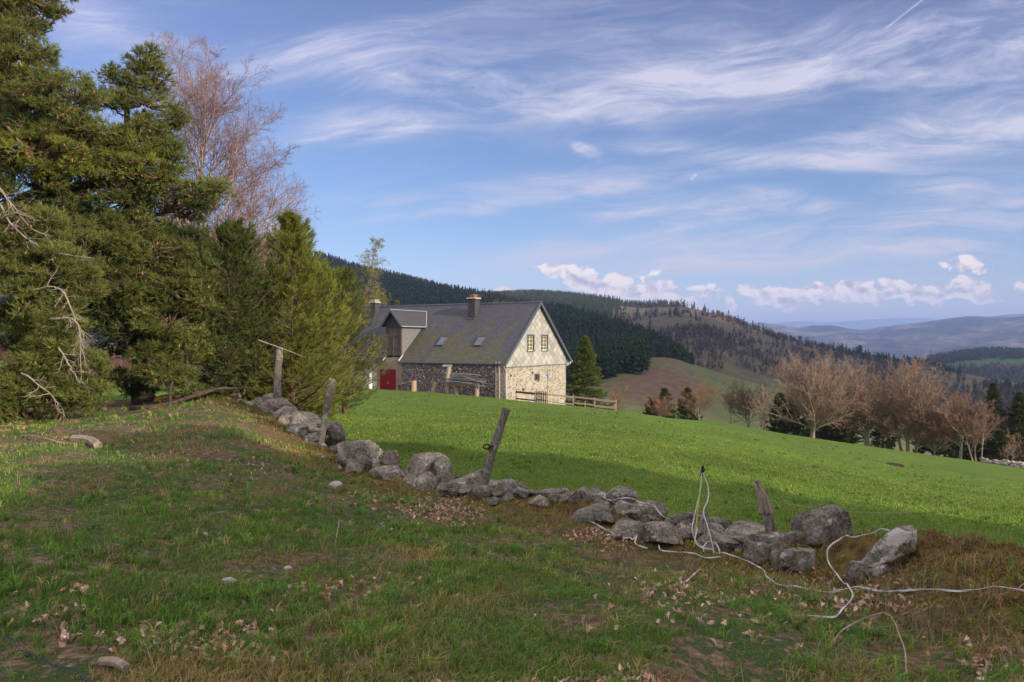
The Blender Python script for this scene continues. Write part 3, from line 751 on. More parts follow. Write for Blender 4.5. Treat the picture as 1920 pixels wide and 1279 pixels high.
for a, b, c, d in wins:
    for q in ([(a,G0,c),(b,G0,c),(b,.2,c),(a,.2,c)],[(a,G0,d),(a,.2,d),(b,.2,d),(b,G0,d)],[(a,G0,c),(a,.2,c),(a,.2,d),(a,G0,d)],[(b,G0,c),(b,G0,d),(b,.2,d),(b,.2,c)]):
        addq(q, [(p[0],p[2]+p[1]) for p in q])
cl = obj('gable_cladding', v, f, M['diamond'], house, uv=uv); cl['label'] = 'upper gable hung with pale diamond slates'
MB().box(-.02,HW+.02,-.075,-.046,2.74,2.84).out('cladding_strip', M['cheek'], cl)
# windows in the gable
for a, b, c, d in wins:
    wb = MB(); wb.box(a-.09,a,-.10,.02,c-.05,d+.09).box(b,b+.09,-.10,.02,c-.05,d+.09).box(a,b,-.10,.02,d,d+.09)
    wo_ = wb.out('window', M['zinc'], house)
    MB().box(a-.14,b+.14,-.15,.0,c-.10,c-.051).out('sill', M['cheek'], wo_)
    fb = MB(); w3 = (b-a)
    fb.box(a,a+.07,.05,.10,c,d).box(b-.07,b,.05,.10,c,d).box(a+.07,b-.07,.05,.10,c,c+.07).box(a+.07,b-.07,.05,.10,d-.07,d)
    fb.box(a+w3/2-.04,a+w3/2+.04,.045,.105,c+.07,d-.07)
    for k in (1,2,3): z0 = c+(d-c)*k/4; fb.box(a+.07,a+w3/2-.04,.06,.095,z0-.028,z0+.028).box(a+w3/2+.04,b-.07,.06,.095,z0-.028,z0+.028)
    for k in (.27,.73):
        for r_ in range(4):
            z0 = c+(d-c)*r_/4+.04; z1 = c+(d-c)*(r_+1)/4-.04; fb.box(a+w3*k-.018,a+w3*k+.018,.062,.09,z0,z1)
    fb.out('window_frame', M['cream'], wo_)
    MB().box(a,b,.11,.13,c,d).out('pane', M['glass'], wo_)
wb = MB().box(5.27,5.35,-.05,.1,1.40,2.06).box(6.2,6.28,-.05,.1,1.40,2.06).box(5.35,6.2,-.05,.1,1.98,2.06).box(5.35,6.2,-.05,.1,1.40,1.45)
wo_ = wb.out('window', M['cheek'], house); wo_['label'] = 'small window low in the stone wall'
MB().box(5.75,5.80,.12,.17,1.45,1.98).box(5.35,6.2,.12,.17,1.70,1.73).out('window_frame', M['darkframe'], wo_)
MB().box(5.35,6.2,.2,.22,1.45,1.98).out('pane', M['glass'], wo_)
# roof: two slopes with thickness; the front slope is cut round the dormer
OV = .55; OG = .35; nrmF = (-SL,0,1); nrmB = (SL,0,1)
DY0, DY1 = 11.38, 13.25                       # hay dormer between these
def rz(x): return EH+.12+SL*x
def roofpoly(name, pts, m=M['roof'], back=False):
    L = math.hypot(1, SL)
    P3 = [((HW-x) if back else x, y, rz(x)) for x, y in pts]
    uvs = [(y, (x+OV)*L) for x, y in pts]
    return plate(name, P3 if back else P3, nrmB if back else nrmF, .12, m, uvs)
roof = roofpoly('roof', [(-OV,-OG),(HW/2,-OG),(HW/2,HL_+OG),(-OV,HL_+OG),(-OV,DY1),(0.05,DY1),(0.05,DY0),(-OV,DY0)])
roof['label'] = 'dark slate roof with streaks of brown green moss'
rb = roofpoly('roof', [(-OV,-OG),(HW/2,-OG),(HW/2,HL_+OG),(-OV,HL_+OG)], back=True)
MB().tube([(HW/2,-OG-.02,RH+.12),(HW/2,HL_+OG,RH+.12)], .11, 8).out('ridge_cap', M['zinc'], roof)
L = math.hypot(1, SL); vb = MB()
def verge(x0, x1, back):
    f_ = (lambda x: HW-x) if back else (lambda x: x)
    vb.beam((f_(x0),-OG-.03,rz(x0)-.06),(f_(x1),-OG-.03,rz(x1)-.06),.05,.26)
verge(-OV,HW/2-.03,False); verge(-OV,HW/2-.03,True); vb.out('bargeboard', M['zinc'], roof)
# soffit strip at the near verge so the roof edge reads grey
# gutters
gb = MB(); zg = rz(-OV)-.10
gb.tube([(-OV-.08,-OG,zg),(-OV-.08,DY0,zg)], .095, 8).out('gutter', M['zinc'], house)
MB().tube([(-OV-.08,DY1+.3,zg),(-OV-.08,HL_,zg)], .09, 8).out('gutter', M['zinc'], house)
MB().tube([(HW+OV+.08,-OG-.1,zg),(HW+OV+.08,HL_,zg)], .09, 8).out('gutter', M['zincpale'], house)
MB().tube([(-OV-.08,-.15,zg-.08),(-.25,-.12,zg-.55),(-.16,-.12,zg-.8),(-.16,-.12,-.4)], .06, 8).out('downpipe', M['zincpale'], house)
MB().tube([(HW+OV+.08,-OG,zg),(HW+OV-.1,-OG+.1,zg-.3),(HW+.15,.1,zg-.6),(HW+.12,.1,-.5)], .05, 8).out('downpipe', M['zincpale'], house)
# satellite dish on the far corner
dm = MB(); k = 16
ring = [(HW+.25+.30*math.cos(6.283*i/k)*.8, -.10-.12*math.cos(6.283*i/k), 2.95+.34*math.sin(6.283*i/k)) for i in range(k)]
dm.add(ring+[(HW+.32,.02,2.93)], [[i,(i+1)%k,k] for i in range(k)]+[[k,(i+1)%k,i] for i in range(k)])
dm.tube([(HW,.05,2.8),(HW+.3,.0,2.9)], .025, 6); dm.out('satellite_dish', M['zincpale'], house)
# chimneys
def chimney(x, y, w_, top, potn, lab):
    zb = rz(x-w_/2)-.1
    c = MB().box(x-w_/2,x+w_/2,y-w_/2,y+w_/2,zb-.2,top).out('chimney', M['dslate'], house); c['label'] = lab
    MB().box(x-w_/2-.12,x+w_/2+.12,y-w_/2-.12,y+w_/2+.12,top,top+.10).out('chimney_cap', M['concrete'], c)
    pm = MB()
    if potn: 
        for a in (-.16,.16):
            for b_ in (-.16,.16): pm.box(x+a-.07,x+a+.07,y+b_-.07,y+b_+.07,top+.10,top+.32)
        pm.box(x-.30,x+.30,y-.30,y+.30,top+.32,top+.38); pm.box(x-.1,x+.1,y-.1,y+.1,top+.10,top+.45)
        pm.out('chimney_pot', M['clay'], c)
    else:
        for a in (-.22,.22):
            for b_ in (-.22,.22): pm.box(x+a-.05,x+a+.05,y+b_-.05,y+b_+.05,top+.10,top+.24)
        pm.box(x-.34,x+.34,y-.34,y+.34,top+.24,top+.32); pm.out('chimney_pot', M['concrete'], c)
    MB().box(x-w_/2-.25,x-w_/2-.001,y-w_/2-.1,y+w_/2+.1,rz(x-w_/2)-.16,rz(x-w_/2)-.0).out('flashing', M['zinc'], c)
chimney(4.7, 6.35, .78, 9.18, True, 'slate clad chimney nearer the gable')
chimney(5.0, 18.9, .66, 9.12, False, 'slate clad chimney at the far left end')
# skylights
def skylight(x, y):
    n_ = Vector(nrmF).normalized(); up = Vector((1,0,SL)).normalized(); sd = Vector((0,1,0)); c0 = Vector((x,y,rz(x)))
    def bb(u0,u1,v0,v1,h0,h1,mb):
        vs = [c0+up*a+sd*b_+n_*h for h in (h0,h1) for b_ in (v0,v1) for a in (u0,u1)]
        mb.add(vs, [(0,1,3,2),(4,6,7,5),(0,4,5,1),(2,3,7,6),(0,2,6,4),(1,5,7,3)])
    mb = MB(); h = .14
    bb(-.65,.65,-.42,-.35,-.05,h,mb); bb(-.65,.65,.35,.42,-.05,h,mb); bb(.58,.65,-.35,.35,-.05,h,mb); bb(-.65,-.58,-.35,.35,-.05,h,mb)
    s_ = mb.out('skylight', M['darkframe'], house); p = MB(); bb(-.58,.58,-.35,.35,.07,.10,p); p.out('pane', M['skyglass'], s_)
skylight(1.60, 7.85); skylight(1.60, 3.65)
# hay dormer: boards, front wall, slate roof and cheek
DF = -.02; DT = 6.95; BT = 6.30; DR = 8.05; my = (DY0+DY1)/2
dorm = MB().box(DF-.06,DF+.02,DY0+.05,DY1-.05,3.72,3.88).out('dormer', M['greywood'], house); dorm['label'] = 'hayloft dormer with grey board doors'
bd = MB(); nb_ = 8
for i in range(nb_):
    y0 = DY0+.12+(DY1-DY0-.24)*i/nb_; y1 = DY0+.12+(DY1-DY0-.24)*(i+1)/nb_-.015
    t_ = random.uniform(.75,1.2); zo = random.uniform(0,.02); bd.box(DF-.05-zo,DF+.02,y0,y1,3.9,BT-.75,t_).box(DF-.04,DF+.02,y0,y1,BT-.70,BT,t_*1.1)
bd.box(DF-.12,DF-.075,my-.05,my+.05,3.6,BT-.72,1.7).box(DF-.11,DF-.08,DY0+.1,DY1-.1,BT-.78,BT-.70).box(DF-.11,DF-.08,DY0+.1,DY1-.1,4.35,4.43,.6)
bd.out('hatch_door', M['greywood'], dorm)
MB().box(DF-.10,DF+.05,DY0,DY0+.12,3.6,BT).out('frame_post', M['darkwood'], dorm); MB().box(DF-.10,DF+.05,DY1-.12,DY1,3.6,BT).out('frame_post', M['darkwood'], dorm)
xe = (DT-EH-.12)/SL
v = [(DF,DY0,3.5),(DF,DY0,DT-.03),(xe+.1,DY0,DT-.03),(DF,DY1,3.5),(DF,DY1,DT-.03),(xe+.1,DY1,DT-.03)]
obj('cheek', v, [[0,2,1],[3,4,5]], M['cheek'], dorm)
quad('gable_board', [(DF-.02,DY0,BT),(DF-.02,DY0,DT-.1),(DF-.02,my,DR-.1),(DF-.02,DY1,DT-.1),(DF-.02,DY1,BT)], M['dslate'], parent=dorm)
OD = .42; dsl = (DR-DT)/((DY1-DY0)/2); xr = (DR-EH-.12)/SL; ye = OD*.9; ze = DT-dsl*ye; xv = (ze-EH-.12)/SL
for s_ in (0,1):
    yy = (DY0-ye) if s_ == 0 else (DY1+ye)
    P4 = [(DF-.55,yy,ze),(DF-.55,my,DR),(xr,my,DR),(xv,yy,ze)]
    if s_: P4 = P4[::-1]
    plate('dormer_roof', P4, (0,-dsl if s_==0 else dsl,1), .09, M['dslate'], [(0,0)]*4, parent=dorm)
eb = MB(); eb.beam((DF-.55,DY0-ye-.03,ze-.03),(xv,DY0-ye-.03,ze-.03),.05,.09).beam((xv,DY0-ye-.02,ze+.02),(xr,my-.02,DR+.02),.07,.05).beam((DF-.57,my,DR+.04),(xr,my,DR+.04),.10,.06)
eb.out('trim', M['zincpale'], dorm)
MB().beam((DF-.57,DY0-ye,ze-.05),(DF-.57,my,DR-.05),.04,.16).beam((DF-.57,DY1+ye,ze-.05),(DF-.57,my,DR-.05),.04,.16).out('bargeboard', M['zinc'], dorm)
MB().beam((-OV-.02,DY0-.03,rz(-OV)+.02),(.1,DY0-.03,rz(.1)+.02),.08,.07).out('flashing', M['white'], house); MB().beam((-OV-.02,DY1+.03,rz(-OV)+.02),(.1,DY1+.03,rz(.1)+.02),.08,.07).out('flashing', M['white'], house)
# plastered bay with red door
v = []; f = []; uv = []
for a, b, c, d in wall_with_holes(11.0, 16.8, B0, EH-.05, [(12.02,14.0,-.2,2.38)]):
    addq([(-.12,b,c),(-.12,a,c),(-.12,a,d),(-.12,b,d)], [(b,c),(a,c),(a,d),(b,d)])
for a, b, c, d in [(12.02,14.0,-.2,2.38)]:
    for q in ([(-.12,a,c),(-.12,a,d),(-.005,a,d),(-.005,a,c)],[(-.12,b,c),(-.005,b,c),(-.005,b,d),(-.12,b,d)],[(-.12,a,d),(-.12,b,d),(-.005,b,d),(-.005,a,d)]): addq(q, [(0,0)]*4)
pl = obj('plaster', v, f, M['plaster'], house); 
MB().box(-.14,-.122,14.35,16.1,B0,EH-.1).out('plaster_panel', M['plaster_pale'], house)
db = MB()
for i in range(2):
    y0 = 12.03+i*.985; 
    for k in range(6): db.box(-.06,-.01,y0+k*.164,y0+k*.164+.155,-.15,2.36,random.uniform(.85,1.15))
    db.box(-.010,-.004,y0,y0+.98,-.15,2.36)
do = db.out('door', M['red'], house); do['label'] = 'red double barn door'
MB().box(-.10,-.06,12.98,13.04,1.0,1.22).out('handle', M['zincpale'], do)
db = MB().box(-.08,-.01,18.6,19.9,-.1,1.9).out('door', M['red'], house); db['label'] = 'small red door at the far left end'
MB().box(-.62,-.52,.25,.37,-.8,3.3).box(-.60,-.52,.62,.68,-.8,3.3).out('porch_post', M['plaster_pale'], house)

# ---- things by the house (own objects, built in house coordinates)
HM = Matrix.Translation((-.556,67.0,-5.1)) @ Matrix.Rotation(R(60), 4, 'Z')
def Hw(x, y, z=0.0): return HM @ Vector((x, y, z))
def hg(x, y):                       # ground point in house coordinates -> world
    p = Hw(x, y); return Vector((p.x, p.y, gz(p.x, p.y)))
def log_pile(y0, y1, x0, z1, label, seed):
    r_ = np.random.default_rng(seed); A = Acc(); d_ = .105
    ys, zs = [], []
    p0 = hg(x0, (y0+y1)/2)
    row = 0; z = -1.0
    while z < z1:
        yy = np.arange(y0+(row%2)*d_/2, y1, d_); ys.append(yy); zs.append(np.full(len(yy), z)); z += d_*.88; row += 1
    ys = np.concatenate(ys)+r_.normal(0,.012,sum(map(len,ys))); zs = np.concatenate(zs)+r_.normal(0,.012,len(ys))
    n = len(ys); rr_ = r_.uniform(.035,.062,n); k = 6; ang = np.arange(k)/k*6.283
    xo = x0-.03+r_.uniform(-.10,.06,n)
    ph = r_.random(n)*6.28
    fy = ys[:,None]+np.cos(ang+ph[:,None])*rr_[:,None]*r_.uniform(.7,1.15,(n,k)); fz = zs[:,None]+np.sin(ang+ph[:,None])*rr_[:,None]*r_.uniform(.7,1.15,(n,k))
    Fr = np.stack([np.broadcast_to(xo[:,None],(n,k)), fy, fz], -1); Bk = Fr.copy(); Bk[...,0] = x0+.25
    V = np.concatenate([Fr,Bk],1).reshape(-1,3)
    b_ = (np.arange(n)*2*k)[:,None]
    cap = np.concatenate([b_+np.array([[0,5,4,3]]), b_+np.array([[0,3,2,1]])])
    sd = np.concatenate([b_+np.array([[j,(j+1)%k,(j+1)%k+k,j+k]]) for j in range(k)])
    tn = r_.uniform(.65,1.25,(n,1))*np.array([[1,.93,.92]])*(1+ (r_.random((n,1))<.07)*1.4)
    V = np.array([tuple(HM @ Vector(p)) for p in V])
    A.add(V, np.concatenate([cap, sd]), np.repeat(tn, 2*k, 0))
    # dark mass behind the ends
    bx = [tuple(HM @ Vector(p)) for p in [(x0+.05,y0,-1.2),(x0+.05,y1,-1.2),(x0+.05,y1,z1),(x0+.05,y0,z1),(-.06,y0,-1.2),(-.06,y1,-1.2),(-.06,y1,z1),(-.06,y0,z1)]]
    A.add(np.array(bx), np.array([[0,1,2,3],[4,7,6,5],[0,3,7,4],[1,5,6,2],[3,2,6,7]]), (.25,.22,.2))
    return tag(A.out('firewood_stack', M['logs']), label, 'firewood', 'stacked firewood along the farmhouse')
M['logs'] = tint_mat('log_end_mat', (.215,.195,.20), .9, .1, .2, None, 10)
log_pile(.7, 11.0, -.50, 3.15, 'long grey wall of stacked firewood under the eaves between red door and gable', 5)
log_pile(16.9, 18.5, -.45, 2.6, 'short stack of firewood at the far left end beside small red door', 6)
def Hpt(px, py, d): return Vector(Pt(px, py, d))
def onG(px, d, dz=0.0):
    x = (px-CX)/F*d; return Vector((x, d, gz(x, d)+dz))
def stump(px, d, h, r, lean, label, m='deadwood'):
    b_ = onG(px, d, -.1); mb = MB(); pts = [(0,0,0),(lean*.5,0,h*.5),(lean,0,h)]
    mb.tube(pts, [r*1.1,r,r*.98], 9); o = mb.out('chopping_block', M[m], loc=b_); return tag(o, label, 'log')
M['freshwood'] = plain('fresh_log_mat', (.40,.27,.17), .3, 6)
stump(776, 69.2, 1.05, .24, 0, 'upright pale log standing in front of the firewood, right of the low bench', 'freshwood')
stump(812, 68.4, 1.0, .22, .25, 'orange brown leaning log standing against the firewood wall', 'freshwood')
# low bench
bn = empty('bench', onG(757.5, 70.3), R(-30)); tag(bn, 'low plank bench between red door and upright log', 'bench')
MB().box(-.85,.85,-.2,.2,.42,.50).out('seat', M['darkwood'], bn)
for sx in (-1,1): MB().box(sx*.62-.09,sx*.62+.09,-.17,.17,-.15,.42).out('leg', M['weather'], bn)
# wood pillar with a cross arm
pl_ = empty('wooden_pillar', onG(839, 67.2)); tag(pl_, 'tall pale weathered trunk pillar with short cross arm before the firewood', 'pillar')
MB().tube([(0,0,-.2),(.02,0,.8),(-.04,.02,.85),(.10,0,1.3),(.02,0,1.36),(.16,0,2.35)], [.20,.17,.22,.17,.22,.17], 8).out('trunk', M['deadwood'], pl_)
MB().box(-.42,.40,-.16,.16,2.36,2.52).out('cross_arm', M['weather'], pl_)
# plank stack on blocks
ps = empty('plank_stack', onG(873, 66.2), R(-30)); tag(ps, 'pile of dark poles and planks lying across two log blocks', 'plank pile')
for sx in (-.95,1.15): MB().tube([(sx,0,-.2),(sx,0,.85)], .19, 8).out('block', M['deadwood'], ps)
pm = MB()
for i in range(34):
    y = random.uniform(-.38,.38); z = .90+random.random()**1.3*.95*(1-abs(y)*.8); x0 = -1.75+random.uniform(-.3,.5); x1 = 1.7+random.uniform(-.9,.35)
    pm.tube([(x0,y,z+random.uniform(-.05,.05)),((x0+x1)/2,y,z+random.uniform(0,.08)),(x1,y,z-random.uniform(0,.25))], random.uniform(.03,.06), 5, random.uniform(.5,1.3))
pm.out('poles', M['logs'], ps)
MB().box(-1.1,1.3,-.55,-.38,.82,1.02).out('plank', M['darkwood'], ps)
# white cabinets
cb = empty('meter_cabinet', hg(-.35, 15.45), R(60)); cb.location.z = -5.1+.15
tag(cb, 'white two part cabinet standing against the plaster wall left of the red door', 'cabinet')
MB().box(-.2,.25,-.55,.55,-.2,.86).out('body', M['white'], cb); MB().box(-.2,.25,-.55,.5,.89,1.85).out('upper_body', M['white'], cb)
MB().box(-.225,-.2,-.03,.0,-.1,.8).out('seam', M['cheek'], cb)
# lattice fence
lf = empty('lattice_fence', (0,0,0)); tag(lf, 'pale diamond lattice fence sloping down beside the white cabinet', 'fence')
A0 = Vector(Pt(649,722,76)); A1 = Vector(Pt(688,722,73.5)); dd = A1-A0
lm = MB(); Hh = [ .55, 1.15]
nL = 9
for i in range(-3, nL+1):
    for s_ in (1,-1):
        t0, t1 = i/nL, (i+3)/nL
        if s_ < 0: t0, t1 = t1, t0
        q = []
        for t in (t0, t1): q.append(t)
        pa = []
        for kk in range(2):
            t = (t0, t1)[kk]; pa.append((t, kk))
        # clip to 0..1
        a = np.array([t0, 0.0]); b_ = np.array([t1, 1.0])
        def clipt(a, b_):
            lo, hi = 0.0, 1.0
            for bound, sgn in ((0.0, 1), (1.0, -1)):
                fa, fb = (a[0]-bound)*sgn, (b_[0]-bound)*sgn
                if fa < 0 and fb < 0: return None
                if fa < 0: lo = max(lo, fa/(fa-fb))
                if fb < 0: hi = min(hi, fa/(fa-fb))
            return (lo, hi) if lo < hi else None
        cl_ = clipt(a, b_)
        if cl_:
            e = [a+(b_-a)*c for c in cl_]
            P = [A0+dd*e_[0]+Vector((0,-.02*s_,.05+e_[1]*(Hh[0]+(Hh[1]-Hh[0])*e_[0]))) for e_ in e]
            lm.beam(P[0], P[1], .05, .05)
lm.out('lattice', M['concrete'], lf)

# garden fence and gate right of the gable
fe = empty('garden_fence', (0,0,0)); tag(fe, 'weathered rail fence round the small plot below the stone gable', 'fence')
fpts = {k: onG(*v_) for k, v_ in dict(a=(968,66.0), b=(1003,64.3), c=(1026,63.4), d=(1075,63.2), e=(1115,62.6), f=(1155,62.0), g=(1060,72.5), h=(1097,70.3), i=(1140,68.0), j=(1152,66.5), k=(1126,66)).items()}
def post(p, h, w_=.10, name='post'): 
    MB().box(-w_/2,w_/2,-w_/2,w_/2,-.3,h,random.uniform(.8,1.2)).out(name, M['weather'], fe, loc=p)
for k_, h in dict(a=1.0,b=.95,c=1.05,d=.98,e=.95,f=.95,g=.8,h=.95,i=.9,j=.9).items(): post(fpts[k_], h)
def rail(a, b_, z, m='weather', h=.13, sag=0.0):
    p, q = fpts[a], fpts[b_]; mid = (p+q)/2+Vector((0,0,z-sag)); n_ = Vector((0,-.075,0))
    mb = MB(); mb.beam(p+Vector((0,0,z))+n_, mid+n_, .035, h).beam(mid+n_, q+Vector((0,0,z))+n_, .035, h); mb.out('rail', M[m], fe)
rail('a','b',.72,'darkwood',.18); rail('a','b',.15,'darkwood',.12)
rail('c','d',.78); rail('c','d',.22,'weather',.10,.06); rail('d','e',.82); rail('d','e',.33); rail('e','f',.80,'weather',.16); rail('e','f',.28,'weather',.18)
rail('g','h',.72,'darkwood'); rail('h','i',.72,'darkwood'); rail('i','f',.74,'darkwood'); rail('g','h',.3,'darkwood'); rail('h','j',.35,'darkwood')
gt = empty('garden_gate', (0,0,0)); tag(gt, 'small dark picket gate in the garden fence below the gable', 'gate')
p, q = fpts['b'], fpts['c']; mb = MB()
for i in range(6):
    c = p.lerp(q, (i+.7)/6.6); mb.box(c.x-.045,c.x+.045,c.y-.12,c.y-.09,c.z+.03,c.z+1.0,random.uniform(.8,1.1))
mb.out('pickets', M['darkwood'], gt); mb = MB()
for z in (.25,.75): mb.beam(p.lerp(q,.08)+Vector((0,-.075,z)), q.lerp(p,.08)+Vector((0,-.075,z)), .03, .09)
mb.out('gate_rail', M['darkwood'], gt)
tp = empty('tall_pole', onG(1027,63.0)); tag(tp, 'tall thin wooden pole with blue tag beside the picket gate', 'pole')
MB().tube([(0,0,-.3),(-.02,0,1.4),(0,0,2.9)], [.04,.035,.025], 6).out('pole', M['weather'], tp)
M['blue'] = plain('blue_plastic_mat', (.03,.20,.55), .1); M['yellow'] = plain('yellow_plastic_mat', (.62,.52,.05), .12, 8, .5)
MB().box(-.05,.07,-.07,-.03,2.02,2.36).out('tag_strip', M['blue'], tp)
yp = empty('electric_fence_stake', onG(1034,61.5)); tag(yp, 'thin yellow plastic stake in the meadow before the garden fence', 'stake')
MB().tube([(0,0,-.1),(0,0,.95)], .025, 6).out('rod', M['yellow'], yp); MB().tube([(0,0,.95),(0,0,1.05)], .04, 6).out('tip', M['yellow'], yp)
# ---------------------------------------------------------------- trees
M['larchtwig'] = tint_mat('larch_twig_mat', (.24,.21,.08), .85, .1, .2)
def bare_tree(name, label, loc, H, spread, lv=(9,8,7,5), trunk=.22, r0=.16, lean=(0,0), ang=(42,40,38,36), col=((.8,.75,.62),(.95,.72,.6)), cat='tree', group=None,
              up=.05, droop=0.0, barkm='greybark', kids=1.0, stems=1, twr=.012, limb_lo=.25, limb_len=None, spread_prof=None, twm='twig'):
    reseed(label); root = empty(name, loc); tag(root, label, cat, group)
    T = Acc(); C = Acc()
    st = np.zeros((stems,3)); st[:,2] = -.4
    if stems > 1: st[:,:2] = rng.normal(0,.22,(stems,2))
    dr = np.tile([lean[0],lean[1],1.0],(stems,1))+(rng.normal(0,.13,(stems,3)) if stems > 1 else 0)
    P, Rd = grow(st, dr, np.full(stems,H*trunk*(1 if trunk<.9 else .97)+.4)*rng.uniform(.85,1.1,stems), np.full(stems,r0), 10, .035, .02, .55 if trunk < .9 else .12)
    T.add(*tubes(P, Rd, 9))
    flare = segs(P[:,0], P[:,1], Rd[:,0]*1.5, Rd[:,1]*1.02, 9); T.add(*flare)
    # limbs: more or less vertical fan from the trunk head
    m = lv[0]; LL = limb_len or H*(1-trunk*.8)
    s1, d1, l1, q1 = spawn(P, Rd, m, limb_lo if trunk > .9 else .55, 1.0, ang[0], 1.0, .62, updir=.25)
    if trunk < .9:
        el0 = np.radians(rng.uniform(18, 88, len(d1))**1.0); az1 = rng.random(len(d1))*6.283
        d1 = np.stack([np.cos(az1)*np.cos(el0), np.sin(az1)*np.cos(el0), np.sin(el0)], -1)
        el = np.clip(d1[:,2], 0, 1); l1 = (spread*np.sqrt(1-el*el)**1.2+LL*.98*el**1.2)*rng.uniform(.80,1.03,len(l1))
    else:
        hrel = (s1[:,2]/H); l1 = spread*np.interp(hrel,[0,.3,.55,.85,1],spread_prof or [.8,1.15,1.0,.55,.25])*rng.uniform(.8,1.15,len(l1))
    P1, R1 = grow(s1, d1, l1, np.maximum(q1,.02), 8, .09, up, .18, droop)
    T.add(*tubes(P1, R1, 6))
    s2, d2, l2, q2 = spawn(P1, R1, lv[1], .12, .98, ang[1], .50, .6, updir=.12)
    P2, R2 = grow(s2, d2, l2, np.maximum(q2,twr*1.6), 6, .13, up, .25, droop); C.add(*tubes(P2, R2, 4), col[0])
    s3, d3, l3, q3 = spawn(P2, R2, lv[2], .1, 1.0, ang[2], .55, .6, updir=.08)
    P3, R3 = grow(s3, d3, l3, np.maximum(q3,twr*.9), 4, .16, up, .5, droop*1.5); C.add(*tubes(P3, R3, 3), col[1])
    s4, d4, l4, q4 = spawn(P3, R3, lv[3], .1, 1.0, ang[3], .65, .8, updir=.05)
    P4, R4 = grow(s4, d4, np.maximum(l4,.18), np.full(len(l4),twr), 3, .18, up, .5, droop*2.5)
    V, Fc = tubes(P4, R4, 3); C.add(V, Fc, np.repeat(np.array([col[1]])*rng.uniform(.7,1.3,(len(P4),1)), 3*6, 0))
    T.out('trunk', M[barkm], root, smooth=True); C.out('crown', M[twm], root)
    return root
def copy_tree(o, loc, rz_=0.0, sc=1.0, label=None, group=None):
    c = o.copy(); COL.objects.link(c); c.location = loc; c.rotation_euler = (0,0,rz_); c.scale = (sc,sc,sc)
    if label: c['label'] = label
    if group: c['group'] = group
    for ch in list(o.children):
        d = ch.copy(); COL.objects.link(d); d.parent = c
    return c

# -- row of leafless trees at the edge of the meadow
G1 = 'leafless trees along the lower meadow edge'
bare_tree('beech_tree', 'broad leafless beech with pale lit trunk and dome crown at the meadow edge', onG(1523,76.5), 7.3, 5.0, lv=(24,10,7,5), trunk=.23, r0=.30, ang=(50,36,34,34), group=G1, col=((1.15,1.08,.92),(1.1,.95,.86)))
bare_tree('beech_tree', 'leafless tree with thick forked grey trunk right of the pale trunked dome tree', onG(1626,77), 7.9, 3.6, lv=(15,9,7,5), trunk=.28, r0=.26, ang=(40,38,36,34), group=G1, col=((.75,.66,.5),(1.05,.90,.81)))
bare_tree('beech_tree', 'tallest many stemmed leafless tree with wide rust brown crown at the meadow edge', onG(1692,75.5), 7.9, 4.8, lv=(8,10,7,5), trunk=.30, r0=.17, stems=3, ang=(34,38,36,34), group=G1, col=((.7,.62,.5),(1.05,.88,.80)))
bare_tree('beech_tree', 'leaning slim leafless tree close beside the many stemmed tree', onG(1716,74.8), 6.3, 3.0, lv=(14,9,7,5), trunk=.30, r0=.14, lean=(.22,0), ang=(40,38,36,34), group=G1, col=((.7,.62,.5),(1.05,.88,.80)))
bare_tree('beech_tree', 'low bushy leafless tree between the many stemmed tree and the flat topped tree', onG(1752,74), 4.3, 2.7, lv=(14,9,7,5), trunk=.24, r0=.12, ang=(48,40,36,34), group=G1, col=((.7,.6,.5),(.88,.64,.52)))
bare_tree('beech_tree', 'flat topped leafless tree with slender grey trunk right of the rust brown group', onG(1801,72.5), 5.8, 3.1, lv=(14,9,8,5), trunk=.42, r0=.16, ang=(48,40,36,34), group=G1, col=((.8,.74,.62),(.92,.72,.62)))
bare_tree('birch_tree', 'thin pale leafless birches in a clump beside the flat topped tree', onG(1829,72), 4.9, 2.3, lv=(9,8,6,4), trunk=.95, stems=3, r0=.075, ang=(45,40,36,34), group=G1, col=((.8,.72,.62),(.82,.66,.62)), barkm='birch')
bare_tree('young_tree', 'small pale leafless sapling at the far right end of the meadow edge', onG(1900,70), 2.9, 1.2, lv=(7,6,5,3), trunk=.35, r0=.07, ang=(30,34,34,34), group=G1, col=((.85,.75,.62),(.9,.74,.62)))
bare_tree('young_tree', 'twin stemmed small leafless tree on the meadow edge right of the garden fence', onG(1236,75), 2.4, 1.5, lv=(7,7,6,4), trunk=.35, stems=2, r0=.07, ang=(38,36,34,34), group=G1, col=((.8,.7,.55),(.85,.66,.5)), twr=.010)
bare_tree('young_tree', 'rounded small leafless tree standing alone against the grassy spur', onG(1311,75), 3.7, 2.2, lv=(9,8,7,4), trunk=.30, r0=.09, ang=(42,38,34,34), group=G1, col=((.85,.74,.55),(.9,.68,.5)), twr=.010)
bare_tree('young_tree', 'slim pale leafless tree right beside the lit spruce', onG(1146,84), 4.0, 1.9, lv=(8,8,6,4), trunk=.4, r0=.07, ang=(30,36,34,34), group=G1, col=((.85,.68,.55),(.9,.62,.5)), twr=.011)
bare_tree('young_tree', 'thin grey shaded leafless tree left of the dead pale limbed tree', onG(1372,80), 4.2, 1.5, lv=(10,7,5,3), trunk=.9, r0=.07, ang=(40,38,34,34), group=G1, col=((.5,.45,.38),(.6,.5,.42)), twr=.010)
bare_tree('young_tree', 'grey shaded bushy leafless tree behind the dead pale limbed tree', onG(1404,80), 4.8, 2.3, lv=(10,8,6,4), trunk=.5, stems=2, r0=.08, ang=(38,38,34,34), group=G1, col=((.5,.45,.38),(.6,.5,.42)), twr=.010)
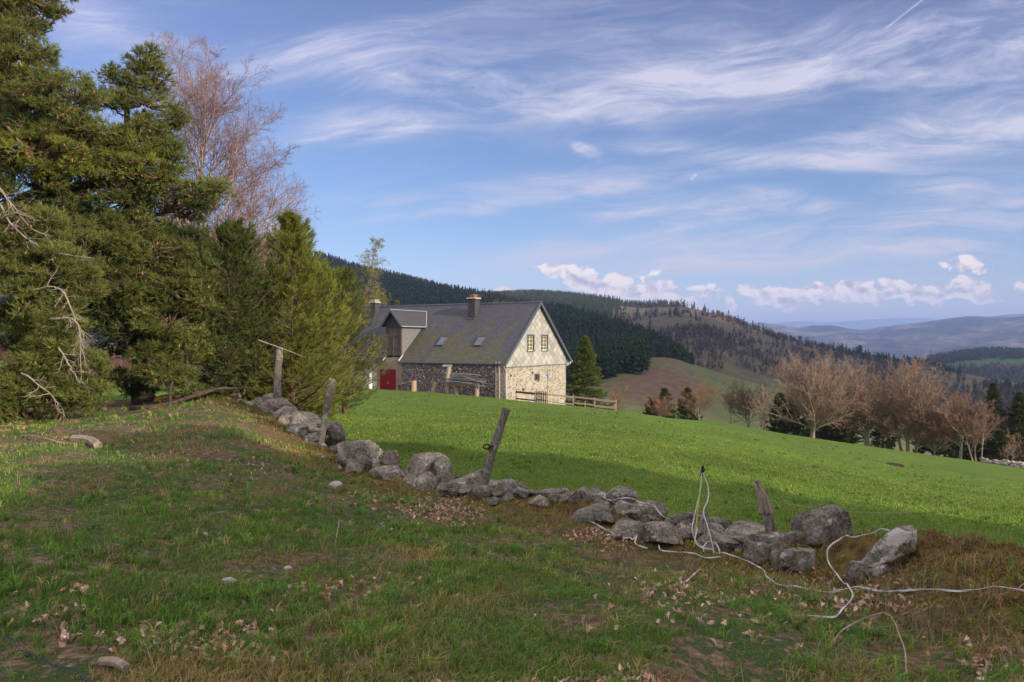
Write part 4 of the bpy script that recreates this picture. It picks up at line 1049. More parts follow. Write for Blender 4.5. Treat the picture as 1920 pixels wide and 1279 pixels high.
bare_tree('dead_tree', 'dead crooked tree with bleached limbs, dark at its foot', onG(1416,78), 5.0, 2.2, lv=(5,3,2,1), trunk=.5, stems=2, r0=.13, lean=(.22,0), ang=(24,40,40,36), group=G1, col=((1.7,1.55,1.4),(1.5,1.35,1.2)), barkm='deadwood')
bare_tree('dead_tree', 'dead upright grey snag with few bleached branches, left of the dome shaped beech', onG(1434,78), 5.2, 1.9, lv=(6,3,2,1), trunk=.95, r0=.13, ang=(45,40,40,36), group=G1, col=((1.7,1.55,1.4),(1.5,1.35,1.2)), barkm='deadwood')
# -- behind the house
bare_tree('walnut_tree', 'brown leafless tree crown rising behind the roof ridge by the chimney', onG(880,104), 12.4, 6.2, lv=(10,10,8,5), trunk=.35, r0=.25, ang=(46,38,36,34), col=((.9,.62,.4),(.95,.62,.42)), twr=.018)
bare_tree('walnut_tree', 'second brown leafless crown behind the roof ridge left of the big chimney', onG(838,108), 12.0, 4.6, lv=(9,9,8,5), trunk=.35, r0=.22, ang=(46,38,36,34), col=((.9,.62,.4),(.95,.62,.42)), twr=.018)
# -- tall birch behind the pines
bare_tree('birch_tree', 'tall leafless birch with pale trunk and fine purple drooping twigs above the pines', onG(385,27), 12.7, 3.5, lv=(44,10,9,6), trunk=.95, r0=.16, lean=(-.012,0), ang=(46,42,40,38), up=.035, droop=.06, barkm='birch',
          col=((1.0,.82,.82),(.95,.76,.88)), twr=.0036, limb_lo=.16, spread_prof=[1.1,1.35,1.1,.55,.34])
bare_tree('birch_tree', 'shorter leafless birch leaning right behind the bright young pine', onG(455,29), 10.0, 2.9, lv=(24,8,8,5), trunk=.95, r0=.09, lean=(.07,0), ang=(44,42,38,36), up=.03, droop=.08, barkm='birch',
          col=((.85,.62,.60),(.80,.56,.62)), twr=.0036, limb_lo=.2)

# -- conifers
def conifer(name, label, loc, H, Rb, nw=22, nper=9, rise=.1, crown0=.06, ts=.09, needles=8, nlen=.10, nwd=.014, tint=(1,1,1), cat='pine tree', group=None, per=14, lat=.5, prof=1.0, r0=.12, top_spike=.5, matn='needle', barkm='pinebark', tipbright=.35, dens=3, flat=.25, low=(.75,.9), rag=(.72,1.18)):
    reseed(label); root = empty(name, loc); tag(root, label, cat, group)
    Lprof = low
    h = crown0+(1-crown0)*(np.arange(nw)/(nw-1.0))**.95*.97
    hh = np.repeat(h, nper)+rng.normal(0,.35/nw,nw*nper); hh = np.clip(hh, crown0*.5, .985)
    az = (np.tile(np.arange(nper)/nper*6.283, nw)+np.repeat(rnd(nw)*6.28, nper)+rng.normal(0,.25,nw*nper))
    L = Rb*np.clip((1-hh)**prof+.04, 0, 1)*rng.uniform(rag[0],rag[1],len(hh))
    L = L*np.interp(hh, [0,.14,.32,1],[low[0],low[1],1,1])
    B = len(hh); st = np.zeros((B,3)); st[:,2] = hh*H
    ri = rise+hh*.5
    dr = np.stack([np.cos(az), np.sin(az), ri+rng.normal(0,.08,B)], -1)
    P, Rd = grow(st, dr, L, np.clip(L*.018,.008,.05), 6, .05, .04 if rise > 0 else .03, .3)
    A = Acc(); Wd = Acc(); Wd.add(*tubes(P, Rd, 4), (.9,.8,.7))
    # side sprays
    t = .18+.82*(np.arange(per)+rnd(B,per))/per
    i = np.minimum((t*6).astype(int),5); f_ = t*6-i; bi = np.arange(B)[:,None]
    q = P[bi,i]*(1-f_[...,None])+P[bi,i+1]*f_[...,None]; d = unit(P[bi,i+1]-P[bi,i])
    sd, _ = frames(d); sgn = np.where(rnd(B,per) < .5, -1, 1)[...,None]
    sl = (1-t*.75)*L[:,None]*lat
    pos = []; drs = []; w0 = []; 
    for k in range(dens):
        fr = (k+.5+rnd(B,per)*.5)/dens
        off = sd*sgn*(sl*fr)[...,None]
        p_ = q+off+d*(sl*fr*.55)[...,None]; p_[...,2] += rng.normal(0,flat*.25,(B,per))*np.clip(L[:,None],.2,1)
        pos.append(p_.reshape(-1,3)); drs.append(unit(sd*sgn*.6+d*.8+np.array([0,0,.45])+rng.normal(0,.2,(B,per,3))).reshape(-1,3))
        w0.append(np.stack([q, p_], 2).reshape(-1,2,3)) if k == dens-1 else None
    pos = np.vstack(pos); drs = np.vstack(drs); wp = np.vstack(w0)
    Wd.add(*segs(wp[:,0], wp[:,1], np.full(len(wp),.008), np.full(len(wp),.004), 3), (.8,.65,.5))
    # leader
    ns = max(12, int(needles*6)); zt_ = rng.uniform(1-top_spike/H, 1.0, ns*3)*H; tp = np.stack([rng.normal(0,.02,ns*3), rng.normal(0,.02,ns*3), zt_], -1)
    pos = np.vstack([pos, tp]); drs = np.vstack([drs, unit(np.stack([rng.normal(0,.4,ns*3), rng.normal(0,.4,ns*3), np.ones(ns*3)], -1))])
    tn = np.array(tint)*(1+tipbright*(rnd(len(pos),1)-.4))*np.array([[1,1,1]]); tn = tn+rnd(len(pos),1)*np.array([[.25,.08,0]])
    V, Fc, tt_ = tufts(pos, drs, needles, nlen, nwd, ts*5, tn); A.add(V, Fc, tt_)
    mb = MB(); mb.tube([(0,0,-.4),(.0,0,H*.5),(0,0,H*.97)], [r0*1.2,r0*.7,.02], 9)
    mb.out('trunk', M[barkm], root, smooth=True)
    Wd.out('branches', M['bark'], root); A.out('crown', M[matn], root)
    return root
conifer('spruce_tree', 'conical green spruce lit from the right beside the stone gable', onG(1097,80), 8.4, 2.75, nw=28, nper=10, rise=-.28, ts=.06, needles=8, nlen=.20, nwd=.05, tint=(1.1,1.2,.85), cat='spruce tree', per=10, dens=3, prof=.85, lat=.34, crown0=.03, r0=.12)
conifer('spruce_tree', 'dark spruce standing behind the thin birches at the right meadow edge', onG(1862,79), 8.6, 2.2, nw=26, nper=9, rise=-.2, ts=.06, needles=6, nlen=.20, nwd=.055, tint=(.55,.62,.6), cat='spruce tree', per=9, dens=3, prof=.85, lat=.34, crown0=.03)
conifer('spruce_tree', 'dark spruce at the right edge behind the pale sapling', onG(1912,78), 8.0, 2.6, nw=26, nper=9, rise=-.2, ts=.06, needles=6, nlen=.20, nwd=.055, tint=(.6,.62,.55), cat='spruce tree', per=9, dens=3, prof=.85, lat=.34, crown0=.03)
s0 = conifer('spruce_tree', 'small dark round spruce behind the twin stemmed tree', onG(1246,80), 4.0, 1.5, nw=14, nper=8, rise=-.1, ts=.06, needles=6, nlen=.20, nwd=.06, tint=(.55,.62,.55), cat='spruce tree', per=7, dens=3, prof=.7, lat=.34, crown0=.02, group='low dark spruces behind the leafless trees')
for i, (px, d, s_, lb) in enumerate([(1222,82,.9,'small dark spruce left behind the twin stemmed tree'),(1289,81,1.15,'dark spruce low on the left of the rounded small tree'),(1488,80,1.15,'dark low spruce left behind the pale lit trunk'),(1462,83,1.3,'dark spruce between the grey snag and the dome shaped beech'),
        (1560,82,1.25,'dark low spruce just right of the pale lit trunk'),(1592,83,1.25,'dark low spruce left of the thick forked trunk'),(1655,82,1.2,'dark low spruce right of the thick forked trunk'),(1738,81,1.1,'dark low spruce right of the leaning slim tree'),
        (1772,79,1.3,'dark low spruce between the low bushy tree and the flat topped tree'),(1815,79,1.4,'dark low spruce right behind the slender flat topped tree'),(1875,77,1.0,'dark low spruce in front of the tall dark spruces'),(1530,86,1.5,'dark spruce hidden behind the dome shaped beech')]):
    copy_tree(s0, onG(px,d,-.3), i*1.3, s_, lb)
# yellow-green young conifers behind the roof, larch
conifer('young_pine', 'yellow green young pine tips showing over the left part of the roof', onG(745,92), 10.6, 2.0, nw=12, nper=6, rise=.3, ts=.08, needles=8, nlen=.22, nwd=.05, tint=(1.7,1.5,.9), per=8, dens=2, prof=1, crown0=.3)
conifer('young_pine', 'second yellow green young pine left of it behind the roof', onG(722,96), 11.2, 1.8, nw=12, nper=6, rise=.3, ts=.08, needles=8, nlen=.22, nwd=.05, tint=(1.7,1.45,.9), per=8, dens=2, prof=1, crown0=.3)
bare_tree('larch_tree', 'slender larch with bare pale spire top rising left of the roof', onG(677,90), 17.0, 3.2, lv=(60,8,4,3), trunk=.97, r0=.11, ang=(86,50,40,36), up=-.01, droop=0.02, col=((.9,.85,.7),(.85,.85,.75)), barkm='bark', twr=.014, limb_lo=.25, cat='larch', twm='larchtwig')
bare_tree('larch_tree', 'lower yellowish larch leaning over the left end of the roof', onG(702,92), 11.3, 3.2, lv=(50,9,6,3), trunk=.97, r0=.10, ang=(80,50,40,36), up=0, col=((.9,.85,.65),(.85,.85,.7)), barkm='bark', twr=.02, limb_lo=.3, cat='larch', twm='larchtwig')

# -- young pines on the left of the meadow
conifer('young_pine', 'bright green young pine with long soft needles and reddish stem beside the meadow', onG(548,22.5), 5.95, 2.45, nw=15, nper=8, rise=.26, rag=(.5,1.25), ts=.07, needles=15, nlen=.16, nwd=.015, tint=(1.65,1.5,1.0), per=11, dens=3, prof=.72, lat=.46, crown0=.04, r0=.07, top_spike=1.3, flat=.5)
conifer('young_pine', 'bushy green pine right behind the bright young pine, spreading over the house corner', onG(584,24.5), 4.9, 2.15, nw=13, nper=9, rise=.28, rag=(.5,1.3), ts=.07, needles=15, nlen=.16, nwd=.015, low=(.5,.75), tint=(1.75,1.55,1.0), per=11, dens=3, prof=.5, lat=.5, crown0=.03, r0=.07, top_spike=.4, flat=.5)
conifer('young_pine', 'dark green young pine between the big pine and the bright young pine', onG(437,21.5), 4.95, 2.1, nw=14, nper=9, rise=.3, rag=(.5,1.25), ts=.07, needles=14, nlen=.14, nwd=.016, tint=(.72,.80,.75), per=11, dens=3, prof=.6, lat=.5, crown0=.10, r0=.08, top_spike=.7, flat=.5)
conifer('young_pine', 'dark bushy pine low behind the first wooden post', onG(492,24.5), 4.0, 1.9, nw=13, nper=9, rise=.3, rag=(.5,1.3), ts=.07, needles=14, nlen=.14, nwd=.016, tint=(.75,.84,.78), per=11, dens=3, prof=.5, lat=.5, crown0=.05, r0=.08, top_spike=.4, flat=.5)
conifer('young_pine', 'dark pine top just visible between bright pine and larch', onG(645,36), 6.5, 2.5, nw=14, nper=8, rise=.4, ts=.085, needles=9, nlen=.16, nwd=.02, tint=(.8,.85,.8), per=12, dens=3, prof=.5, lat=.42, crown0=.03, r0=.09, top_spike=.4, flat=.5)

# -- big old pines: foliage masses carried by limbs
def big_pine(label, base, trunk_pts, trunk_r, masses, limbs, dens=1.0, dead=(), tint=(1,1,1), logs=()):
    reseed(label); root = empty('old_pine', base); tag(root, label, 'pine tree'); b0 = Vector(base)
    loc = lambda p: np.array(Vector(p)-b0)
    mb = MB(); mb.tube([Vector(p)-b0 for p in trunk_pts], trunk_r, 10); mb.out('trunk', M['pinebark'], root, smooth=True)
    for pts, r_ in limbs:
        pts = [np.array(loc(p)) for p in pts]; n = len(pts)
        # smooth limb
        xs = np.linspace(0, n-1, n*4); q = np.stack([pchip(np.arange(n), [p[k] for p in pts], xs) for k in range(3)], -1) if n > 2 else np.array(pts)
        q = q+rng.normal(0,.02,q.shape)
        MB().tube([tuple(a) for a in q], list(np.linspace(r_, r_*.45, len(q))), 8).out('limb', M['pinebark'], root, smooth=True)
    A = Acc(); Wd = Acc()
    for (px, py, rx, ry, d, k, tn_) in masses:
        c = loc(Pt(px, py, d)); s = d/F; ra = np.array([rx*s, min(rx,ry)*s*1.1, ry*s])
        area = rx*ry; K = int(area/62*dens*k)
        # puffs on the shell, flattened layers
        u_ = unit(rng.normal(0,1,(K,3))); rr_ = rng.uniform(.35,1.05,(K,1))**.6
        pc = c+u_*rr_*ra; pr = rng.uniform(.12,.42,(K,1))
        n = 28; dd_ = unit(rng.normal(0,1,(K,n,3))+np.array([0,0,.25])+u_[:,None]*.5); fr = rng.uniform(.35,1.0,(K,n,1))
        pos = pc[:,None]+dd_*fr*pr[:,None]*np.array([1.15,1.15,.62]); dr_ = unit(dd_+np.array([0,0,.55])+rng.normal(0,.25,dd_.shape))
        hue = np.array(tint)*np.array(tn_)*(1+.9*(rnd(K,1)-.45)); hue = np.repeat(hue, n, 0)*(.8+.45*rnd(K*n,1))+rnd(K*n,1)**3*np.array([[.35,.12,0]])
        V, Fc, tt_ = tufts(pos.reshape(-1,3), dr_.reshape(-1,3), 9, (np.repeat(rng.uniform(.075,.155,K), n)[:,None,None]), .0155, .55, hue); A.add(V, Fc, tt_)
        # twigs inside each puff and a branch towards the mass centre
        j = rng.integers(0, n, (K,7)); e = pos[np.arange(K)[:,None], j]
        Wd.add(*segs(np.repeat(pc[:,None],7,1), e, np.full(K*7,.012), np.full(K*7,.005), 3), (1.0,.8,.62))
        cc = c+(pc-c)*.25; Wd.add(*segs(cc, pc, np.full(K,.03), np.full(K,.014), 4), (.75,.6,.5))
        # cones and old shoots
        nc = K//2; cp = pos.reshape(-1,3)[rng.integers(0, K*n, nc)]
        Wd.add(*segs(cp, cp+rng.normal(0,.02,(nc,3))+[0,0,.05], np.full(nc,.022), np.full(nc,.008), 5), (2.6,1.7,.95))
    A.out('crown', M['needle'], root); Wd.out('branches', M['bark'], root)
    for pts, n_tw, ln, cur in dead:
        q = np.array([loc(p) for p in pts]); m_ = len(q); xs = np.linspace(0, m_-1, 12)
        q = np.stack([pchip(np.arange(m_), q[:,k], xs) for k in range(3)], -1)[None]+rng.normal(0,.012,(1,12,3))
        rd = np.linspace(.022,.007,12)[None]; D_ = Acc(); D_.add(*tubes(q, rd, 5))
        s1, d1, l1, q1 = spawn(q, rd, n_tw, .1, 1.0, 45, 1, .6); l1 = ln*rng.uniform(.5,1.2,len(l1))
        P1, R1 = grow(s1, d1, l1, np.maximum(q1,.006), 8, .16, 0, .4, cur); D_.add(*tubes(P1, R1, 3))
        s2, d2, l2, q2 = spawn(P1, R1, 4, .2, 1.0, 45, .5, .7); P2, R2 = grow(s2, d2, l2, np.maximum(q2,.004), 5, .18, 0, .5, cur); D_.add(*tubes(P2, R2, 3))
        D_.out('dead_branch', M['deadtwig'], root)
    return root
M['deadtwig'] = tint_mat('dead_twig_mat', (.32,.255,.20), .85, .1, .25)
g1 = (1.15,1.08,.95); dk = (.72,.78,.85); br = (1.5,1.32,.9); vd = (.5,.56,.7)  # foliage tints; brighter and darker masses paint lit and shaded boughs
big_pine('huge old pine filling the left edge, top outside the frame, with dead branches',
    onG(-70,19.5), [onG(-70,19.5,-.3), Pt(-60,600,19.5), Pt(-30,430,19.6), Pt(0,200,19.8), Pt(10,-80,20), Pt(15,-300,20)], [.36,.30,.27,.22,.15,.05],
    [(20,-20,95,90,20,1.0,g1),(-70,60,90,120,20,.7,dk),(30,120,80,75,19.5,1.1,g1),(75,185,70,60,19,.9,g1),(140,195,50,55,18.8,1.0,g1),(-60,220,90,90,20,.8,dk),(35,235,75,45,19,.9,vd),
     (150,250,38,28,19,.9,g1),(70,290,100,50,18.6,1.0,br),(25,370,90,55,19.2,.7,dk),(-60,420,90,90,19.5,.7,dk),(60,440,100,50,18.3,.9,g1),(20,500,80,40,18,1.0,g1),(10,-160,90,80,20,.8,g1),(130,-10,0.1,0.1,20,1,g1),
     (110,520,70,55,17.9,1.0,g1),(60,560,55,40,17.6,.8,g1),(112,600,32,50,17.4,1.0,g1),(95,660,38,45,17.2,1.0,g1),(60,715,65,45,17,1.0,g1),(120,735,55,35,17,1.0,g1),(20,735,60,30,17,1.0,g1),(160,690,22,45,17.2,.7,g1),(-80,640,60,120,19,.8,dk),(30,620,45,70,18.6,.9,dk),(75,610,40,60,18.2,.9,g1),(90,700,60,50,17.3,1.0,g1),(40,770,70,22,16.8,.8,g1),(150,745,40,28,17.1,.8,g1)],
    [([Pt(-60,610,19.5),Pt(0,590,19),Pt(60,540,18.6),Pt(130,500,18.3)],.20),([Pt(-60,520,19.6),Pt(10,510,19.4),Pt(90,480,19)],.13),([Pt(-40,420,19.6),Pt(-10,300,19),Pt(0,230,18.6),Pt(45,275,18.0)],.07),([Pt(0,240,19.8),Pt(60,200,19.4),Pt(130,190,19)],.08),([Pt(0,300,19.8),Pt(60,300,19.2),Pt(120,280,18.8)],.08),([Pt(5,100,20),Pt(30,60,19.5),Pt(70,30,19.3)],.06),
     ([Pt(-60,600,19.3),Pt(-10,650,18.6),Pt(40,690,18),Pt(90,716,17.6)],.20),([Pt(-50,590,19.2),Pt(30,690,18.6),Pt(90,665,18.6),Pt(150,640,19)],.15)],
    dead=[([Pt(-20,330,17.9),Pt(20,380,17.7),Pt(60,430,17.6),Pt(100,445,17.6)],12,.55,.0),([Pt(-10,370,17.9),Pt(30,430,17.6),Pt(90,470,17.5),Pt(170,485,17.5)],14,.55,.0),([Pt(-20,420,17.8),Pt(30,400,17.6),Pt(75,415,17.6)],10,.5,0),
          ([Pt(60,545,17.2),Pt(110,540,16.9),Pt(135,580,16.8),Pt(148,640,16.8)],14,.45,.16),([Pt(90,600,17),Pt(140,600,16.8),Pt(152,640,16.7),Pt(150,700,16.8)],12,.40,.2),([Pt(40,700,16.6),Pt(90,735,16.4),Pt(110,760,16.4)],9,.4,0),([Pt(110,650,16.8),Pt(150,720,16.6)],8,.4,.1)])
big_pine('broad old pine in the left group with ragged pointed top',
    onG(262,21), [onG(262,21,-.3), Pt(262,640,21), Pt(250,480,21), Pt(240,330,21), Pt(238,200,21), Pt(262,110,21)], [.24,.20,.17,.12,.07,.02],
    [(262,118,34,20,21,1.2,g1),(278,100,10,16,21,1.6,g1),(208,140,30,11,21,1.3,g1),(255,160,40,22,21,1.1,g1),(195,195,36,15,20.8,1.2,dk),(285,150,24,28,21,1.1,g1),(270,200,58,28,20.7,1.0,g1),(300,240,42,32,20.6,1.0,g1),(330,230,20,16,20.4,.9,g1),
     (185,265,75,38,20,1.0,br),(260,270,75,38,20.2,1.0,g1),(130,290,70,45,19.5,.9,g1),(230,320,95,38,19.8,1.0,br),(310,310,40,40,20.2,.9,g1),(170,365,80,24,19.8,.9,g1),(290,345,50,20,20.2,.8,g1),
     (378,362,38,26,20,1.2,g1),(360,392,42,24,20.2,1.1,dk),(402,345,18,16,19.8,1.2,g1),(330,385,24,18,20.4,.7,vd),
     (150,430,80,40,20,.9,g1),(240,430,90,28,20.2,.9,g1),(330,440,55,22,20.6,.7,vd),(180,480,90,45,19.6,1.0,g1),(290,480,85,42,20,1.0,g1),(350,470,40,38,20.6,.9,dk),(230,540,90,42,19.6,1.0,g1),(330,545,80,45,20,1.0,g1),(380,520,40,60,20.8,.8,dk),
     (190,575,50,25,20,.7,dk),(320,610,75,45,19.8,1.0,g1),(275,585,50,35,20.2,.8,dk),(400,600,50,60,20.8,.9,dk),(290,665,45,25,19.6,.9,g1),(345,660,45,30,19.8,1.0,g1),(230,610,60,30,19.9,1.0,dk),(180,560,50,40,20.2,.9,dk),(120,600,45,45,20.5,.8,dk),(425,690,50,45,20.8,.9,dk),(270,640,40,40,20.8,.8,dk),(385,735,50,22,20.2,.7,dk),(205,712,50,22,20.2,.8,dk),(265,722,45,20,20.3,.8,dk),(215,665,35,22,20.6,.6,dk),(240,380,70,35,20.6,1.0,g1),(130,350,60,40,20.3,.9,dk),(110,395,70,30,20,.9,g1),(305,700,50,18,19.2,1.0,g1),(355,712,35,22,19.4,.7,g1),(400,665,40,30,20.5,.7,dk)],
    [([Pt(250,470,21),Pt(190,420,20.5),Pt(150,400,20)],.08),([Pt(246,420,21),Pt(300,400,20.6),Pt(350,385,20.2),Pt(390,370,20)],.07),([Pt(262,560,21),Pt(310,560,20.6),Pt(360,560,20.2)],.08),([Pt(240,330,21),Pt(190,310,20.4),Pt(140,300,20)],.06),([Pt(239,250,21),Pt(280,230,20.8),Pt(320,225,20.6)],.04),([Pt(239,220,21),Pt(200,200,20.9),Pt(175,195,20.8)],.025),([Pt(262,620,21),Pt(300,640,20.4),Pt(340,690,19.8)],.06)])
M['deadred'] = bark_mat('dead_red_wood_mat', (.03,.022,.018), (.075,.05,.038), (.13,.09,.07))
# fallen trunk under the pines
fl = empty('fallen_trunk', hit(320,768)); tag(fl, 'fallen reddish dead trunk lying in the shade under the pines', 'log'); b0 = Vector(fl.location)
MB().tube([Vector(Pt(px,py,d))-b0 for px,py,d in [(243,766,18.6),(290,764,18.7),(325,756,18.9),(360,744,19.1),(400,732,19.3)]], [.075,.07,.06,.05,.035], 8).out('trunk', M['deadred'], fl, smooth=True)
MB().tube([Vector(Pt(px,py,d))-b0 for px,py,d in [(320,754,18.9),(318,735,18.9),(324,715,19)]], [.05,.04,.03], 7).out('branch', M['deadred'], fl)
MB().tube([Vector(Pt(px,py,d))-b0 for px,py,d in [(360,738,19.1),(420,728,19.6),(470,730,20)]], [.04,.03,.02], 7).out('branch', M['deadred'], fl)

# low pine branch reaching over the meadow, part of the bushy pine side
# -- trees out of the frame to the right that shade the foreground
sh = conifer('spruce_tree', 'tall spruce right of the frame whose shadow crosses the meadow', (31.3,-8.4,gz(30,-9)), 16.5, 4.4, nw=26, nper=11, rise=-.15, ts=.07, needles=8, nlen=.42, nwd=.14, tint=(.8,.85,.75), cat='spruce tree', per=10, dens=4, prof=.42, lat=.36, crown0=.02, r0=.3, group='spruces right of the frame')
for i, (x, y, s_) in enumerate([(24.5,-12.5,1.0),(33,-17,1.05),(20,-17,.95),(27,-22,1.0),(15.5,-21,.92),(21,-28,1.0),(10.5,-25,.9),(14,-33,.95),(40,-26,1.05),(37.3,-11.2,.85),(43,-17,.95),(22,-15.5,1.0),(27.8,-11.9,1.0),(29,-16,1.0),(25,-19.5,1.0),(23.3,-13.6,.95),(17,-19,.95),(13,-22,.9),(18,-23.5,1.0)]):
    copy_tree(sh, (x,y,gz(x,y)), i*1.1, s_*(.68 if (-.6*x-.8*y) > .5 else .77 if (-.6*x-.8*y) > -5.5 else .88 if (-.6*x-.8*y) > -8.5 else 1.0))

# ---------------------------------------------------------------- far-off woods (nobody could count them)
def fir_mass(name, label, pos, Hs, tint, seed, lobes=11, wd=.24, kind='fir', vary=.3, thin=.13):
    r_ = np.random.default_rng(seed); N = len(pos); K = lobes
    hh = (np.arange(K)+r_.random((N,K)))/K                       # height of each bough
    az = r_.random((N,K))*6.283; Hs = Hs[:,None]
    out = []; A = Acc()
    if kind == 'fir':
        for rep in range(4):
            h2 = np.clip(hh+r_.normal(0,.03,hh.shape), .03, .97); a2 = az+rep*1.57+r_.normal(0,.3,az.shape)
            L = (1-h2)**.8*wd*Hs*r_.uniform(.7,1.25,hh.shape)+.03*Hs
            top = np.stack([0*a2, 0*a2, (h2+.09)*Hs], -1); dirv = np.stack([np.cos(a2), np.sin(a2), 0*a2], -1); sd = np.stack([-np.sin(a2), np.cos(a2), 0*a2], -1)
            tip = dirv*L[...,None]; tip[...,2] = (h2-.05)*Hs; w_ = L[...,None]*.55
            mid = tip*.45; mid[...,2] = (h2+.02)*Hs
            P_ = pos[:,None]; a_ = P_+top; b_ = P_+mid+sd*w_; c_ = P_+tip; d_ = P_+mid-sd*w_
            V = np.stack([a_,b_,c_,d_], 2).reshape(-1,3); Fq = np.arange(len(V)).reshape(-1,4)
            tn = np.repeat(tint*(1+vary*(r_.random((N,1))-.5)*2), K*4, 0)*np.repeat(.8+.4*r_.random((N*K,1)), 4, 0)
            A.add(V, Fq, tn)
    else:                                                       # leafless: fans of thin blades plus a pale stem
        for rep in range(5):
            h2 = hh*.75+.12; a2 = az+rep*1.26+r_.normal(0,.4,az.shape); el = r_.uniform(.5,1.9,az.shape)
            dirv = np.stack([np.cos(a2), np.sin(a2), el], -1); dirv = unit(dirv); L = wd*Hs*r_.uniform(.7,1.3,hh.shape)*(1.25-h2)
            st_ = pos[:,None]+np.stack([0*a2,0*a2,h2*Hs], -1)+np.stack([np.cos(a2),np.sin(a2),0*a2],-1)*(wd*.25*Hs*r_.random(hh.shape))[...,None]
            sd = np.stack([-np.sin(a2), np.cos(a2), 0*a2], -1)*(L*thin)[...,None]; tip = st_+dirv*L[...,None]
            V, Fc = tris((st_-sd).reshape(-1,3), (st_+sd).reshape(-1,3), tip.reshape(-1,3))
            A.add(V, Fc, np.repeat(tint*(1+vary*(r_.random((N,1))-.5)*2), K*3, 0))
        top = pos.copy(); top[:,2] += Hs[:,0]*.85
        A.add(*segs(pos-np.array([0,0,.5]), top, Hs[:,0]*.012, Hs[:,0]*.003, 3), (2.0,1.8,1.7))
    o = A.out(name, M['needle_far'] if kind == 'fir' else M['bare_far'], None)
    return tag(o, label, 'forest', kind='stuff')
M['bare_far'] = tint_mat('bare_wood_mat', (.125,.092,.080), .9, .05, .25, None, .03)
# firs on hill A: jittered grid in (column, climb)
def sample(hill, px0, px1, t0, t1, n, seed, dens=None):
    r_ = np.random.default_rng(seed); px = r_.uniform(px0, px1, n*3); t = r_.uniform(t0, t1, n*3); p = hill.at(px, t)
    if dens is not None:
        k = r_.random(len(px)) < dens(px, t, p); px, t, p = px[k], t[k], p[k]
    return px[:n], t[:n], p[:n]
px, t, p = sample(HA, -60, 1300, .0, 1.04, 11500, 1, lambda px,t,p: np.clip(.45+t*.9+(px>620)*.5,0,1))
k = ~((px > 1120) & (t < .12)); px, t, p = px[k], t[k], p[k]
tn = np.ones((len(p),3))*np.array([[.85,1,.85]]); yel = fbm(p[:,0]/160, p[:,1]/160, 61, 3) > .62; tn[yel] = [1.5,1.25,.6]
fir_mass('fir_forest', 'dense dark fir forest covering the hill behind the farmhouse', p, rng.uniform(9,16,len(p))*np.interp(np.hypot(p[:,0],p[:,1]),[300,800],[.72,1]), tn, 5)
px, t, p = sample(HB, 880, 1330, .55, 1.03, 5000, 2, lambda px,t,p: np.clip(1.0-(px-1060)/110,0,1)+(t>.93)*np.clip(1.0-(px-1200)/90,0,1))
fir_mass('fir_forest', 'thin line of sunlit firs along the far ridge above the roof', p, rng.uniform(10,18,len(p)), np.tile([[1.15,1.1,.7]],(len(p),1)), 6, lobes=8)
# leafless and mixed woods on hill B
def woodB(px, t, p):
    n = fbm(p[:,0]/90, p[:,1]/90, 71, 4); lowband = np.clip((.62-t)/.15,0,1)
    open_ = np.clip((n-.50)/.05,0,1)
    return np.clip(open_*(.42+.50*lowband)+lowband*.60*(n>.40),0,1)
px, t, p = sample(HB, 980, 2200, .02, .98, 6500, 3, woodB)
fir_mass('leafless_wood', 'brown purple leafless woods spread over the heath hill', p, rng.uniform(4,11,len(p)), np.tile([[1.05,.92,.85]],(len(p),1)), 7, lobes=7, kind='bare', wd=.42)
px, t, p = sample(HB, 1000, 2200, .02, .93, 1300, 4, lambda px,t,p: np.clip((fbm(p[:,0]/70, p[:,1]/70, 81, 4)-.55)/.08,0,1)*(.3+.7*(t<.6)))
fir_mass('fir_forest', 'scattered dark firs among the leafless woods of the heath hill', p, rng.uniform(7,15,len(p)), np.tile([[.75,.85,.8]],(len(p),1)), 8, lobes=8)
px, t, p = sample(HB, 1250, 1960, .80, 1.0, 420, 14, lambda px,t,p: (fbm(p[:,0]/40, p[:,1]/40, 91, 3)>.5)*1.0)
fir_mass('fir_forest', 'ragged dark shrubs and trees along the falling ridge line of the heath hill', p, rng.uniform(4,9,len(p)), np.tile([[.8,.8,.75]],(len(p),1)), 15, lobes=7, wd=.4)
px, t, p = sample(HD, 1740, 2200, .62, 1.02, 1700, 5, lambda px,t,p: np.clip((t-.62-(px<1800)*.0)*8,0,1))
fir_mass('leafless_wood', 'dark mixed wood on the rise above the green field at the right edge', p, rng.uniform(11,17,len(p)), np.tile([[.75,.66,.70]],(len(p),1)), 9, lobes=8, wd=.3)
px, t, p = sample(HD, 1560, 2200, .05, .50, 1800, 6, None)
fir_mass('leafless_wood', 'pale brown leafless wood below the distant green field', p, rng.uniform(8,14,len(p)), np.tile([[1.0,.9,.9]],(len(p),1)), 10, lobes=6, kind='bare', wd=.42)
px, t, p = sample(HC, 1025, 1215, .70, 1.0, 260, 7, None)
fir_mass('fir_forest', 'edge of the fir forest standing on top of the grassy spur', p, rng.uniform(6,10,len(p)), np.tile([[.8,.9,.8]],(len(p),1)), 12, lobes=9)
px, t, p = sample(HC, 1120, 1800, .02, .30, 380, 8, None)
fir_mass('leafless_scrub', 'reddish brown leafless scrub at the foot of the grassy spur', p, rng.uniform(1.2,2.6,len(p)), np.tile([[1.5,1.0,.85]],(len(p),1)), 13, lobes=18, kind='bare', wd=.42, thin=.035)
r_ = np.random.default_rng(66); n_ = 210; d_ = r_.uniform(42,75,n_); px = r_.uniform(60,345,n_); xx = (px-CX)/F*d_
